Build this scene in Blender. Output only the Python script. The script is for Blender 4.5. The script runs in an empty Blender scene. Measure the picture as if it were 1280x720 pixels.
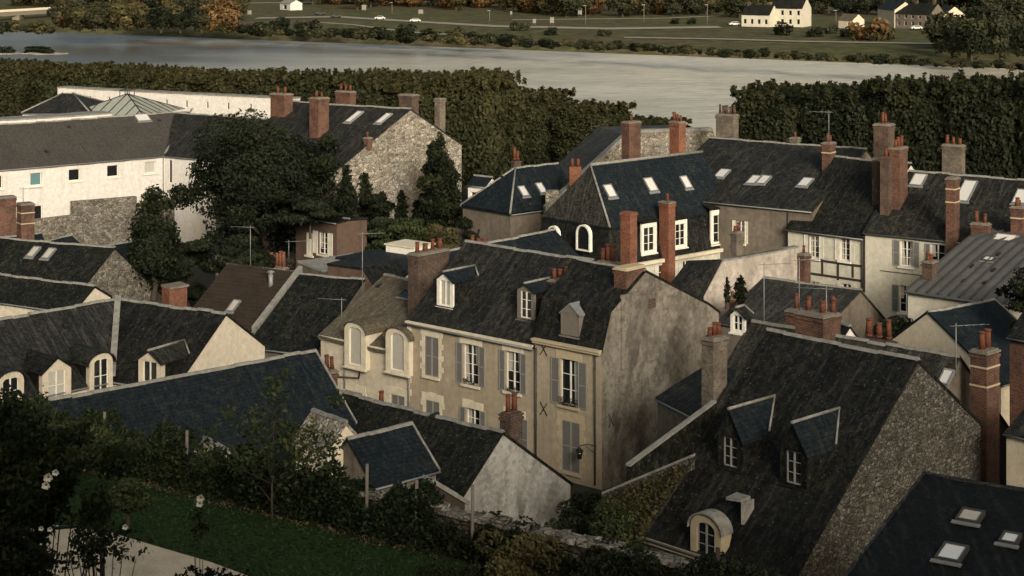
import bpy, bmesh, math, random
import numpy as np
from mathutils import Vector
random.seed(7); np.random.seed(7)
R = math.radians
sc = bpy.context.scene
COL = sc.collection

# ------------------------------------------------------------------ camera, sky, sun, exposure
F, HY, ZC = 2200.0, -70.0, 28.4          # focal length in photo pixels, horizon row, eye height over the street
cam = bpy.data.cameras.new('camera'); camo = bpy.data.objects.new('camera', cam); COL.objects.link(camo)
cam.sensor_fit = 'HORIZONTAL'; cam.sensor_width = 36.0; cam.lens = 36.0*F/1280.0
cam.shift_y = -(360.0-HY)/1280.0
cam.clip_start = 0.5; cam.clip_end = 6000.0
camo.location = (0, 0, ZC); camo.rotation_euler = (R(90), 0, 0)
sc.camera = camo

SUN_TO = Vector((0.27, -0.96, 0.0)).normalized()
SUN_EL = R(20)
wd = bpy.data.worlds.new('World'); sc.world = wd; wd.use_nodes = True
nt = wd.node_tree; bg = nt.nodes['Background']
sky = nt.nodes.new('ShaderNodeTexSky'); sky.sky_type = 'NISHITA'; sky.sun_disc = False
sky.sun_elevation = SUN_EL
sky.sun_rotation = math.atan2(SUN_TO.x, SUN_TO.y)
sky.altitude = 100; sky.air_density = 0.8; sky.dust_density = 5.0; sky.ozone_density = 0.0
wb = nt.nodes.new('ShaderNodeMix'); wb.data_type = 'RGBA'; wb.blend_type = 'MULTIPLY'; wb.inputs[0].default_value = 1.0
wb.inputs[7].default_value = (1.0, .975, .82, 1)          # the photograph's warm white balance, the same over the whole sky
nt.links.new(sky.outputs[0], wb.inputs[6]); nt.links.new(wb.outputs[2], bg.inputs[0]); bg.inputs[1].default_value = 0.12
sd = bpy.data.lights.new('sun', 'SUN'); so = bpy.data.objects.new('sun', sd); COL.objects.link(so)
sd.energy = 2.4; sd.angle = R(16); sd.color = (1.0, 0.965, 0.925)
dv = Vector((SUN_TO.x*math.cos(SUN_EL), SUN_TO.y*math.cos(SUN_EL), math.sin(SUN_EL)))
so.rotation_euler = dv.to_track_quat('Z', 'Y').to_euler(); so.location = (20, -20, 80)
vs = sc.view_settings
vs.view_transform = 'Standard'; vs.look = 'None'; vs.gamma = 1.0; vs.use_curve_mapping = False
vs.exposure = 0.40
sc.render.engine = 'CYCLES'

# ------------------------------------------------------------------ pixels to places
def W(px, py, z):
    Y = (ZC-z)*F/(py-HY); return Vector(((px-640)/F*Y, Y, z))
def at(px, py, Y):
    return Vector(((px-640)/F*Y, Y, ZC-(py-HY)/F*Y))
def hit(px, py, p, n):
    d = Vector(((px-640)/F, 1.0, -(py-HY)/F)); c = Vector((0, 0, ZC))
    t = (p-c).dot(n)/d.dot(n); return c+d*t

# ------------------------------------------------------------------ mesh helpers
def link(o, parent=None):
    COL.objects.link(o)
    if parent is not None: o.parent = parent
    return o
def tag(o, label=None, cat=None, group=None, kind=None):
    if label: o['label'] = label
    if cat: o['category'] = cat
    if group: o['group'] = group
    if kind: o['kind'] = kind
    return o
def empty(name, loc, label=None, cat=None, group=None):
    o = bpy.data.objects.new(name, None); o.location = loc; o.empty_display_size = .3
    link(o); return tag(o, label, cat, group)

class MB:
    def __init__(s): s.v = []; s.f = []; s.sm = []
    def poly(s, pts, smooth=False):
        i = len(s.v); s.v += [Vector(p) for p in pts]; s.f.append(list(range(i, i+len(pts)))); s.sm.append(smooth)
    def prism(s, a, b, caps=True, smooth=False):
        n = len(a); i = len(s.v); s.v += [Vector(p) for p in a]+[Vector(p) for p in b]
        for k in range(n):
            l = (k+1) % n; s.f.append([i+k, i+l, i+n+l, i+n+k]); s.sm.append(smooth)
        if caps:
            s.f.append([i+k for k in range(n)][::-1]); s.f.append([i+n+k for k in range(n)]); s.sm += [False, False]
    def hexa(s, p):      # 8 points: bottom 4 then top 4
        s.prism(p[:4], p[4:])
    def box(s, lo, hi, fn=None):
        (x0, y0, z0), (x1, y1, z1) = lo, hi
        p = [(x0,y0,z0),(x1,y0,z0),(x1,y1,z0),(x0,y1,z0),(x0,y0,z1),(x1,y0,z1),(x1,y1,z1),(x0,y1,z1)]
        s.hexa([fn(*q) if fn else q for q in p])
    def tube(s, p0, p1, r0, r1=None, n=8, caps=True):
        r1 = r0 if r1 is None else r1
        p0, p1 = Vector(p0), Vector(p1); d = (p1-p0).normalized()
        a = d.orthogonal().normalized(); b = d.cross(a)
        A = [p0+(a*math.cos(2*math.pi*k/n)+b*math.sin(2*math.pi*k/n))*r0 for k in range(n)]
        B = [p1+(a*math.cos(2*math.pi*k/n)+b*math.sin(2*math.pi*k/n))*r1 for k in range(n)]
        s.prism(A, B, caps, True)
    def path(s, pts, r, n=6):
        for a, b in zip(pts[:-1], pts[1:]): s.tube(a, b, r, r, n)
    def build(s, name, mat, parent=None, base=None):
        me = bpy.data.meshes.new(name)
        base = Vector(base) if base is not None else (Vector(parent.get('_o', (0,0,0))) if parent is not None else Vector((0,0,0)))
        me.from_pydata([(p-base)[:] for p in s.v], [], s.f)
        uvl = me.uv_layers.new(name='UVMap'); dat = uvl.data; vv = s.v
        uv = []
        for f in s.f:
            n = Vector((0,0,0)); p0 = vv[f[0]]
            for k in range(1, len(f)-1): n += (vv[f[k]]-p0).cross(vv[f[k+1]]-p0)
            if n.length < 1e-12: n = Vector((0,0,1))
            n.normalize()
            if n.z < 0: n = -n
            if abs(n.z) > .98: t = Vector((1,0,0))
            else: t = Vector((0,0,1)).cross(n).normalized()
            b = n.cross(t)
            for q in f: uv += [vv[q].dot(t), vv[q].dot(b)]
        dat.foreach_set('uv', uv)
        me.polygons.foreach_set('use_smooth', s.sm)
        me.materials.append(mat); me.update()
        bm = bmesh.new(); bm.from_mesh(me); bmesh.ops.recalc_face_normals(bm, faces=bm.faces); bm.to_mesh(me); bm.free()
        o = bpy.data.objects.new(name, me)
        if parent is None: o.location = base
        link(o, parent)
        o['_o'] = base[:]
        return o
def sub(obj_o, parent):                # parent o under a part (same local frame as its root)
    obj_o.parent = parent; return obj_o

# ------------------------------------------------------------------ materials
MATS = {}
class NT:
    def __init__(s, name):
        m = bpy.data.materials.new(name); m.use_nodes = True; s.m = m; s.t = m.node_tree; s.b = s.t.nodes['Principled BSDF']; MATS[name] = m
    def n(s, typ, **kw):
        x = s.t.nodes.new('ShaderNode'+typ)
        for k, v in kw.items():
            if k.startswith('i_'): x.inputs[k[2:].replace('_', ' ')].default_value = v
            elif k[:1] == '_' and k[1:].isdigit(): x.inputs[int(k[1:])].default_value = v
            else: setattr(x, k, v)
        return x
    def l(s, a, b): s.t.links.new(a, b)
    def coord(s, kind='Object'):
        return s.n('TexCoord').outputs[kind]
    def noise(s, vec, scale, detail=4, rough=.6, sx=None):
        if sx:
            mp = s.n('Mapping'); mp.inputs['Scale'].default_value = sx; s.l(vec, mp.inputs[0]); vec = mp.outputs[0]
        x = s.n('TexNoise'); x.inputs['Scale'].default_value = scale; x.inputs['Detail'].default_value = detail; x.inputs['Roughness'].default_value = rough
        s.l(vec, x.inputs['Vector']); return x.outputs[0]
    def ramp(s, fac, stops, interp='LINEAR'):
        x = s.n('ValToRGB'); e = x.color_ramp.elements; x.color_ramp.interpolation = interp
        while len(e) < len(stops): e.new(.5)
        for k, (p, c) in enumerate(stops):
            e[k].position = p; e[k].color = (c, c, c, 1) if not hasattr(c, '__len__') else (c[0], c[1], c[2], 1)
        s.l(fac, x.inputs[0]); return x.outputs[0]
    def mix(s, fac, a, b, mode='MIX'):
        x = s.n('Mix', data_type='RGBA', blend_type=mode)
        for sock, val in ((x.inputs[0], fac), (x.inputs[6], a), (x.inputs[7], b)):
            if hasattr(val, 'is_linked') or hasattr(val, 'links'): s.l(val, sock)
            elif hasattr(val, '__len__'): sock.default_value = (val[0], val[1], val[2], 1)
            else: sock.default_value = val
        return x.outputs[2]
    def bump(s, h, strength=.5, dist=.02):
        x = s.n('Bump'); x.inputs['Strength'].default_value = strength; x.inputs['Distance'].default_value = dist
        s.l(h, x.inputs['Height']); s.l(x.outputs[0], s.b.inputs['Normal']); return x
    def out(s, col, rough=.8, spec=.3, metal=0):
        if hasattr(col, 'links'): s.l(col, s.b.inputs['Base Color'])
        else: s.b.inputs['Base Color'].default_value = (col[0], col[1], col[2], 1)
        if hasattr(rough, 'links'): s.l(rough, s.b.inputs['Roughness'])
        else: s.b.inputs['Roughness'].default_value = rough
        s.b.inputs['Specular IOR Level'].default_value = spec; s.b.inputs['Metallic'].default_value = metal
        return s.m
def C(c, k): return (c[0]*k, c[1]*k, c[2]*k)

def plaster(name, col, stain=(.12,.10,.075), amt=.5, soot=.3, bumpy=.4, seed=0, heavy=0.0):
    m = NT(name); co = m.coord()
    off = m.n('Mapping'); off.inputs['Location'].default_value = (seed*3.1, seed*1.7, seed*.9); m.l(co, off.inputs[0]); co = off.outputs[0]
    big = m.noise(co, .42, 8, .72)
    streak = m.noise(co, 1.4, 5, .65, (1, 1, .13))
    fine = m.noise(co, 14, 3, .6)
    mid = m.noise(co, 3.2, 5, .7)
    c = m.mix(m.ramp(mid, [(.32, 0), (.72, 1)]), C(col, .78), C(col, 1.12))
    pt = m.noise(co, .9, 9, .78)
    c = m.mix(m.ramp(pt, [(.535, 0), (.56, .45*amt)]), c, C(stain, 1.25)); c = m.mix(m.ramp(pt, [(.36, .5*amt), (.39, 0)]), c, C(col, 1.25))
    c = m.mix(m.ramp(big, [(.44, 0), (.70, amt)]), c, stain)
    if heavy:
        hv = m.noise(co, .24, 9, .70); h2 = m.noise(co, 1.8, 8, .8)
        c = m.mix(m.ramp(hv, [(.46, 0), (.60, heavy)]), c, C(stain, .55)); c = m.mix(m.ramp(h2, [(.50, 0), (.60, heavy*.6)]), c, C(stain, .75)); c = m.mix(m.ramp(h2, [(.36, heavy*.5), (.44, 0)]), c, C(col, 1.35))
    c = m.mix(m.ramp(streak, [(.50, 0), (.72, soot)]), c, C(stain, .55))
    c = m.mix(m.ramp(fine, [(.35, .22), (.65, 0)]), c, C(col, .45))
    m.bump(mid, bumpy, .03)
    return m.out(c, .92, .15)
def slate(name, c1, c2, moss=(.075,.07,.04), mossamt=.5, row=.20, wid=.30, rough=.62, seed=0, streakc=(.12,.115,.10), streakamt=.35):
    m = NT(name); uv = m.coord('UV'); co = m.coord()
    br = m.n('TexBrick', offset=.5); br.inputs['Scale'].default_value = 1
    br.inputs['Brick Width'].default_value = wid; br.inputs['Row Height'].default_value = row
    br.inputs['Mortar Size'].default_value = .017; br.inputs['Mortar Smooth'].default_value = .3; br.inputs['Bias'].default_value = -.15
    br.inputs['Color1'].default_value = (*c1, 1); br.inputs['Color2'].default_value = (*c2, 1); br.inputs['Mortar'].default_value = (*C(c1, .35), 1)
    m.l(uv, br.inputs['Vector'])
    big = m.noise(co, .45, 6, .7); mo = m.noise(co, 2.6, 6, .75); st = m.noise(uv, 1.5, 6, .75, (2.4, .22, 1)); sp = m.noise(co, 9, 3, .7)
    c = m.mix(m.ramp(big, [(.3, .55), (.7, 0)]), br.outputs[0], C(c1, .55))
    c = m.mix(m.ramp(st, [(.50, 0), (.70, min(1, streakamt*1.5))]), c, streakc); c = m.mix(m.ramp(st, [(.32, .8), (.46, 0)]), c, C(c1, .4))
    mm = m.n('Math', operation='MULTIPLY'); m.l(m.ramp(mo, [(.47, 0), (.66, 1)]), mm.inputs[0]); m.l(m.ramp(big, [(.36, 0), (.6, mossamt)]), mm.inputs[1])
    c = m.mix(mm.outputs[0], c, moss)
    sp2 = m.noise(uv, 5.5, 5, .8, (1, .55, 1))
    c = m.mix(m.ramp(sp2, [(.36, .75), (.54, 0)]), c, C(c1, .35))
    c = m.mix(m.ramp(sp2, [(.56, 0), (.74, .55*min(1, mossamt+.15))]), c, C(streakc, 1.35))
    c = m.mix(m.ramp(sp, [(.62, 0), (.72, .7*mossamt)]), c, (.20,.19,.155))
    hs = m.n('Math', operation='ADD'); m.l(br.outputs[1], hs.inputs[0]); m.l(sp, hs.inputs[1])
    bp = m.bump(hs.outputs[0], .55, -.02)
    ro = m.ramp(mo, [(.3, rough-.10), (.7, min(1, rough+.2))])
    return m.out(c, ro, .14)
def brick(name, c1, c2, mort=(.20,.165,.13), soot=.5, seed=0):
    m = NT(name); uv = m.coord('UV'); co = m.coord()
    br = m.n('TexBrick', offset=.5); br.inputs['Scale'].default_value = 1
    br.inputs['Brick Width'].default_value = .23; br.inputs['Row Height'].default_value = .075
    br.inputs['Mortar Size'].default_value = .008; br.inputs['Bias'].default_value = 0
    br.inputs['Color1'].default_value = (*c1, 1); br.inputs['Color2'].default_value = (*c2, 1); br.inputs['Mortar'].default_value = (*mort, 1)
    m.l(uv, br.inputs['Vector'])
    big = m.noise(co, 1.1, 6, .7); sp = m.noise(co, 7, 4, .7)
    c = m.mix(m.ramp(big, [(.42, 0), (.72, soot)]), br.outputs[0], (.03,.024,.02))
    c = m.mix(m.ramp(sp, [(.60, 0), (.78, .22)]), c, (.20,.15,.105)); c = m.mix(m.ramp(sp, [(.34, .6), (.5, 0)]), c, C(c1, .4))
    m.bump(br.outputs[1], .5, -.01)
    return m.out(c, .9, .2)
def rubble(name, lo, hi, mort, cell=3.2, dark=.3, seed=0):
    m = NT(name); co = m.coord()
    off = m.n('Mapping'); off.inputs['Location'].default_value = (seed*2.3, seed, seed*1.9); off.inputs['Scale'].default_value = (1, 1, 1.5); m.l(co, off.inputs[0]); co2 = off.outputs[0]
    nz = m.n('TexNoise'); nz.inputs['Scale'].default_value = 3; m.l(co2, nz.inputs['Vector'])
    wv = m.n('Mix', data_type='VECTOR'); wv.inputs[0].default_value = .20; m.l(co2, wv.inputs[4]); m.l(nz.outputs[1], wv.inputs[5])
    v = m.n('TexVoronoi', feature='F1'); v.inputs['Scale'].default_value = cell; m.l(wv.outputs[1], v.inputs['Vector'])
    e = m.n('TexVoronoi', feature='DISTANCE_TO_EDGE'); e.inputs['Scale'].default_value = cell; m.l(wv.outputs[1], e.inputs['Vector'])
    bw = m.n('RGBToBW'); m.l(v.outputs['Color'], bw.inputs[0])
    c = m.mix(m.ramp(bw.outputs[0], [(.2, 0), (.8, 1)]), lo, hi)
    c = m.mix(m.ramp(e.outputs[0], [(.03, 1), (.11, 0)]), c, mort)
    big = m.noise(co, .5, 6, .7); c = m.mix(m.ramp(big, [(.45, 0), (.72, dark)]), c, (.045,.04,.03))
    fn = m.noise(co, 9, 5, .75); c = m.mix(m.ramp(fn, [(.40, .75), (.56, 0)]), c, C(lo, .38)); c = m.mix(m.ramp(fn, [(.58, 0), (.74, .5)]), c, C(hi, 1.15))
    h = m.ramp(e.outputs[0], [(0, 0), (.16, 1)]); m.bump(h, .9, .06)
    return m.out(c, .95, .1)
def simple(name, col, rough=.7, spec=.3, metal=0, var=.35, scale=3.0, dirt=(.05,.045,.035), bumpy=.15):
    m = NT(name); co = m.coord()
    a = m.noise(co, scale, 6, .7); b = m.noise(co, scale*5, 3, .6)
    c = m.mix(m.ramp(a, [(.42, 0), (.74, var)]), col, dirt)
    c = m.mix(m.ramp(b, [(.4, .18), (.6, 0)]), c, C(col, .6))
    m.bump(b, bumpy, .01)
    return m.out(c, rough, spec, metal)
def leafmat(name, stops, rough=.7, trans=.35):
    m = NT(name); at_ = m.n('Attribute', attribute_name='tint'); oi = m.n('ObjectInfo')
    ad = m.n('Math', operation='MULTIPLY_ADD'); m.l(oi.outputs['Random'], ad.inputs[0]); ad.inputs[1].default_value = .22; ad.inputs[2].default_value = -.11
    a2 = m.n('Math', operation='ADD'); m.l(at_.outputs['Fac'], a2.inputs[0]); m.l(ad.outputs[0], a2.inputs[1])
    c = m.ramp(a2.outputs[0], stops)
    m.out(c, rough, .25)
    tr = m.n('BsdfTranslucent'); m.l(c, tr.inputs[0])
    mx = m.n('MixShader'); mx.inputs[0].default_value = trans
    m.l(m.b.outputs[0], mx.inputs[1]); m.l(tr.outputs[0], mx.inputs[2])
    m.l(mx.outputs[0], m.t.nodes['Material Output'].inputs[0]); return m.m
M = {}
M['slate'] = slate('slate_grey', (.011,.0118,.0115), (.028,.0277,.0255), mossamt=.7, streakc=(.072,.070,.061), streakamt=.5)
M['slate_brown'] = slate('slate_brown', (.024,.0228,.0192), (.048,.045,.038), moss=(.07,.064,.043), mossamt=.9, seed=2, streakamt=.5)
M['slate_dark'] = slate('slate_dark', (.0055,.0062,.0058), (.0155,.0156,.0142), mossamt=.8, moss=(.036,.035,.023), seed=3, streakamt=.4, streakc=(.055,.054,.045))
M['slate_blue'] = slate('slate_blue', (.0068,.0125,.0165), (.0135,.0210,.0262), mossamt=.25, seed=4, rough=.6, streakamt=.25, streakc=(.036,.044,.048))
M['slate_moss'] = slate('slate_moss', (.005,.0062,.0046), (.012,.013,.0098), moss=(.040,.040,.025), mossamt=1.0, seed=5, streakamt=.35, streakc=(.042,.041,.032))
M['slate_new'] = slate('slate_new', (.0042,.0054,.0050), (.0078,.0092,.0086), mossamt=.05, seed=6, rough=.7, streakamt=.08)
M['slate_mid'] = slate('slate_mid', (.0165,.0176,.0182), (.029,.030,.030), mossamt=.4, seed=7, streakamt=.35)
M['tile_flat'] = slate('tile_flat_brown', (.115,.095,.068), (.17,.14,.10), moss=(.13,.12,.075), mossamt=.7, row=.13, wid=.2, rough=.85, seed=8, streakc=(.20,.18,.13))
M['roof_modern'] = slate('roof_modern', (.070,.064,.056), (.082,.075,.066), mossamt=.25, rough=.75, seed=9, streakamt=.1)
M['beige'] = plaster('plaster_beige', (.40,.335,.24), (.25,.205,.145), .5, .35)
M['cream'] = plaster('plaster_cream', (.60,.53,.40), (.40,.34,.25), .4, .25)
M['creamlight'] = plaster('plaster_cream_gable', (.62,.55,.43), (.46,.40,.30), .25, .12)
M['white'] = plaster('plaster_white', (.66,.63,.58), (.46,.43,.385), .3, .25)
M['offwhite'] = plaster('plaster_offwhite', (.60,.57,.46), (.36,.33,.25), .35, .28)
M['pinkwhite'] = plaster('plaster_pinkish', (.52,.46,.39), (.22,.19,.155), .7, .5, heavy=.5)
M['gable'] = plaster('plaster_gable_stained', (.265,.235,.19), (.082,.073,.06), .9, .45, .8, heavy=.85)
M['greywhite'] = plaster('plaster_greywhite', (.44,.425,.385), (.13,.125,.11), .7, .3, heavy=.75)
M['brown'] = plaster('plaster_brown', (.19,.16,.125), (.09,.075,.058), .6, .5, heavy=.4)
M['redbrown'] = plaster('plaster_redbrown', (.12,.08,.06), (.06,.045,.035), .6, .4)
M['rubble'] = rubble('rubble_light', (.17,.15,.12), (.50,.455,.37), (.33,.295,.235), 3.6, .45)
M['rubble_brown'] = rubble('rubble_brown', (.06,.055,.046), (.20,.185,.155), (.11,.10,.082), 5.2, .55, 3)
M['rubble_grey'] = rubble('rubble_grey', (.12,.108,.088), (.36,.33,.27), (.22,.195,.155), 3.9, .5, 5)
M['rubble_dark'] = rubble('rubble_dark', (.035,.033,.025), (.14,.125,.09), (.05,.045,.034), 5.5, .6, 7)
M['stone'] = simple('limestone', (.64,.57,.43), .9, .15, var=.4, dirt=(.22,.18,.12), scale=2.2)
M['stone_warm'] = simple('limestone_warm', (.46,.38,.25), .9, .15, var=.4, dirt=(.18,.14,.09), scale=2.2)
M['brick'] = brick('brick_red', (.075,.028,.018), (.135,.048,.027), soot=.85)
M['brick_or'] = brick('brick_orange', (.16,.046,.02), (.25,.075,.032), soot=.6)
M['brick_dk'] = brick('brick_dark', (.052,.029,.021), (.088,.05,.035), soot=.9)
M['brick_grey'] = brick('brick_greyed', (.11,.092,.07), (.18,.152,.118), soot=.75)
M['pot'] = simple('terracotta', (.14,.048,.026), .85, .2, var=.85, dirt=(.06,.035,.025), scale=4)
M['cement'] = simple('cement', (.19,.17,.14), .95, .1, var=.7)
M['cap'] = simple('ridge_mortar', (.245,.238,.212), .9, .15, var=.75, scale=3.0)
M['zinc'] = simple('zinc', (.22,.225,.22), .5, .5, .2, var=.4)
M['zincroof'] = simple('zinc_roof', (.115,.114,.107), .65, .35, .1, var=.55, scale=1.0)
M['whitepaint'] = simple('white_paint', (.76,.72,.63), .6, .3, var=.2)
M['shutter'] = simple('shutter_grey', (.135,.13,.118), .75, .25, var=.3)
M['shutter_fr'] = simple('shutter_frame_grey', (.27,.26,.225), .75, .25, var=.25)
M['shutter_wh'] = simple('shutter_white', (.62,.59,.49), .7, .25, var=.25)
M['shutter_te'] = simple('shutter_teal', (.10,.135,.13), .7, .25, var=.25)
M['timber'] = simple('timber_dark', (.045,.034,.025), .85, .2)
M['wood'] = simple('weathered_wood', (.17,.15,.125), .9, .15, scale=6)
M['iron'] = simple('iron_black', (.012,.012,.012), .6, .4, .3)
M['pipe'] = simple('downpipe_dark', (.045,.04,.034), .6, .4)
g = NT('glass_dark'); g.out((.012,.014,.015), .08, .5); M['glass'] = g.m
g = NT('glass_teal'); g.out((.10,.19,.20), .15, .5); M['tealglass'] = g.m
g = NT('glass_sky_painted'); g.out((.78,.75,.68), .15, .8, .3); M['skyglass'] = g.m  # pale base colour paints the sky reflected in the skylights
M['curtain'] = simple('curtain', (.42,.40,.34), .9, .1, var=.2)
M['flower'] = simple('petal_white', (.80,.77,.68), .7, .2, var=.1)

# ------------------------------------------------------------------ houses
class Px:                                  # a point of the gable outline, read off the photograph
    def __init__(s, px, py): s.p = (px, py)
class Ez:                                  # a point at a known height
    def __init__(s, px, py, z): s.p = (px, py, z)
DEBUG = []
class House:
    """ref0->ref1: a level line of the house (eave or ridge) at height z; prof: roof outline (v, z) across it."""
    def __init__(s, name, label, ref0, ref1, z, prof, phi=None, zg=-.5, cat='house', u0=0.0, u1=None, group=None):
        s.O = ref0 if isinstance(ref0, Vector) else W(ref0[0], ref0[1], z)
        B = ref1 if isinstance(ref1, Vector) else W(ref1[0], ref1[1], z)
        d = B-s.O; d.z = 0; s.L = d.length if u1 is None else u1; s.U = d.normalized(); s.u0 = u0
        if phi is None:
            s.V = Vector((-s.U.y, s.U.x, 0));
            if s.V.y < 0: s.V = -s.V
        else: s.V = Vector((math.cos(R(phi)), math.sin(R(phi)), 0))
        s.zg = zg
        n = s.V.cross(Vector((0,0,1)))
        pr = []
        for q in prof:
            if isinstance(q, Px): v, zz = s.vz(*q.p)
            elif isinstance(q, Ez):
                p = W(*q.p)-s.O; _, v = s.uv(p); zz = q.p[2]
            else: v, zz = q
            pr.append((v, zz))
        s.prof = pr
        s.root = empty(name, (s.O.x, s.O.y, zg), label, cat, group); s.root['_o'] = (s.O.x, s.O.y, zg)
        s.op = []; s.extra = []
        DEBUG.append('%-46s L=%.1f depth=%.1f prof=%s Y=%.0f' % (label[:46], s.L-s.u0, pr[-1][0]-pr[0][0], ' '.join('(%.1f,%.1f)' % q for q in pr), s.O.y))
    def uv(s, p):                          # skew frame coordinates of a horizontal offset
        a, b, c, d = s.U.x, s.V.x, s.U.y, s.V.y; det = a*d-b*c
        return ((p.x*d-p.y*b)/det, (a*p.y-c*p.x)/det)
    def P(s, u, v, z): q = s.O+s.U*u+s.V*v; return Vector((q.x, q.y, z))
    def vz(s, px, py, u=0):                # on the gable plane at u
        n = s.V.cross(Vector((0,0,1))); p = hit(px, py, s.P(u,0,0), n)
        return s.uv(p-s.O)[1], p.z
    def uz(s, px, py, v):                  # on the vertical plane parallel to the facade at v
        n = s.U.cross(Vector((0,0,1))); p = hit(px, py, s.P(0,v,0), n)
        return s.uv(p-s.O)[0], p.z
    def slope(s, px, py, k):               # on roof slope k
        (v0, z0), (v1, z1) = s.prof[k], s.prof[k+1]
        a = s.P(0,v0,z0); n = s.U.cross(s.P(0,v1,z1)-a); p = hit(px, py, a, n)
        u, v = s.uv(p-s.O); return u, v
    def zr(s, v):
        for (a, za), (b, zb) in zip(s.prof[:-1], s.prof[1:]):
            if a-1e-6 <= v <= b+1e-6: return za+(zb-za)*(v-a)/(b-a+1e-9)
        return s.prof[0][1] if v < s.prof[0][0] else s.prof[-1][1]
    def vr(s, z, k0=0):                    # first v at which the roof reaches z
        for (a, za), (b, zb) in list(zip(s.prof[:-1], s.prof[1:]))[k0:]:
            if zb > za and za <= z <= zb: return a+(b-a)*(z-za)/(zb-za)
        return max(s.prof, key=lambda q: q[1])[0]
    def part(s, mb, name, mat, parent=None):
        o = mb.build(name, mat, s.root, s.root['_o'])
        if parent is not None: o.parent = parent
        return o
    # -- openings: photo columns of the jambs, rows of head and sill at the middle of the window
    def win(s, pl, pr_, pt, pb, kind='open', **kw):
        v = s.prof[0][0]; pm = (pt+pb)/2; ua, _ = s.uz(pl, pm, v); ub, _ = s.uz(pr_, pm, v)
        _, zt = s.uz((pl+pr_)/2, pt, v); _, zb = s.uz((pl+pr_)/2, pb, v)
        s.op.append((min(ua, ub), max(ua, ub), zb, zt, kind, kw))
    def build(s, wallmat, roofmat, over=.28, go=.06, th=.15, cap=True, gutter=True, verge=False, capmat=None, hip0=0.0, hip1=0.0, roofrows=0):
        pr, u0, L, P = s.prof, s.u0, s.L, s.P
        # walls
        mb = MB(); vf, ze = pr[0]; vb, zb_ = pr[-1]; zt = ze-.08
        us = sorted({u0, L}|{o[0] for o in s.op}|{o[1] for o in s.op}); zs = sorted({s.zg, zt}|{o[2] for o in s.op}|{min(o[3], zt) for o in s.op})
        for a, b in zip(us[:-1], us[1:]):
            for c, d in zip(zs[:-1], zs[1:]):
                mu, mz = (a+b)/2, (c+d)/2
                if any(o[0] < mu < o[1] and o[2] < mz < o[3] for o in s.op): continue
                mb.poly([P(a,vf,c), P(b,vf,c), P(b,vf,d), P(a,vf,d)])
        for a, b, c, d, *_ in s.op:
            e = .22; d = min(d, zt)
            for q in (((a,c),(b,c)), ((b,c),(b,d)), ((b,d),(a,d)), ((a,d),(a,c))):
                mb.poly([P(q[0][0],vf,q[0][1]), P(q[1][0],vf,q[1][1]), P(q[1][0],vf+e,q[1][1]), P(q[0][0],vf+e,q[0][1])])
        hips = (hip0, hip1)
        for u, h in ((u0, hip0), (L, hip1)):
            if h <= 0:
                ring = [(vf, s.zg)]+[(v, z-.08) for v, z in pr]+[(vb, s.zg)]
                mb.poly([P(u, v, z) for v, z in ring])
            else: mb.poly([P(u,vf,s.zg), P(u,vf,zt), P(u,vb,zb_-.08), P(u,vb,s.zg)])
        mb.poly([P(u0,vb,s.zg), P(L,vb,s.zg), P(L,vb,zb_-.08), P(u0,vb,zb_-.08)])
        s.wall = s.part(mb, 'wall', wallmat)
        # roof
        def ext(p, q, o):
            dx, dz = p[0]-q[0], p[1]-q[1]; l = math.hypot(dx, dz) or 1; return (p[0]+dx/l*o, p[1]+dz/l*o)
        top = [ext(pr[0], pr[1], over)]+pr[1:-1]+[ext(pr[-1], pr[-2], over if zb_ < pr[-2][1]-.05 else .02)]
        mb = MB(); ki = max(range(len(top)), key=lambda k: top[k][1])
        if hip0 <= 0 and hip1 <= 0:
            ring = [(v, z+.04) for v, z in top]+[(v, z+.04-th) for v, z in top][::-1]
            sec = max(2, int((L-u0)/1.1)); ph = random.uniform(0, 6); s.sag = lambda u: -(.05*math.sin(math.pi*max(0, min(1, (u-u0)/(L-u0))))+.018*(1+math.sin(u*1.9+ph)))*min(1, (L-u0)/5)
            n_ = len(ring); i0 = len(mb.v); us_ = [u0-go+(L-u0+2*go)*k/sec for k in range(sec+1)]
            for uu in us_: mb.v += [P(uu, v, z+s.sag(uu)) for v, z in ring]
            for k in range(sec):
                for q in range(n_):
                    q2 = (q+1) % n_; mb.f.append([i0+k*n_+q, i0+k*n_+q2, i0+(k+1)*n_+q2, i0+(k+1)*n_+q]); mb.sm.append(False)
            mb.f.append([i0+q for q in range(n_)][::-1]); mb.f.append([i0+sec*n_+q for q in range(n_)]); mb.sm += [False, False]
        else:                              # hipped roof: sheets with a closed underside
            (va, za), (vr_, zr_), (vc, zc) = top[0], top[ki], top[-1]; o = over*.8
            ra, rb = u0+(hip0 or -go), L-(hip1 or -go); ua, ub = u0-(o if hip0 else go), L+(o if hip1 else go)
            for dz in (.04, .04-th):
                A, B, Cc, D = P(ua,va,za+dz), P(ub,va,za+dz), P(ub,vc,zc+dz), P(ua,vc,zc+dz); Ra, Rb = P(ra,vr_,zr_+dz), P(rb,vr_,zr_+dz)
                mb.poly([A,B,Rb,Ra]); mb.poly([Cc,D,Ra,Rb]); mb.poly([A,Ra,D]); mb.poly([B,Cc,Rb])
            s.hipline = (ua, ub, ra, rb, top, ki)
        s.roof = s.part(mb, 'roof', roofmat); s.top = top; s.ki = ki
        cm = capmat or M['cap']
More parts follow.
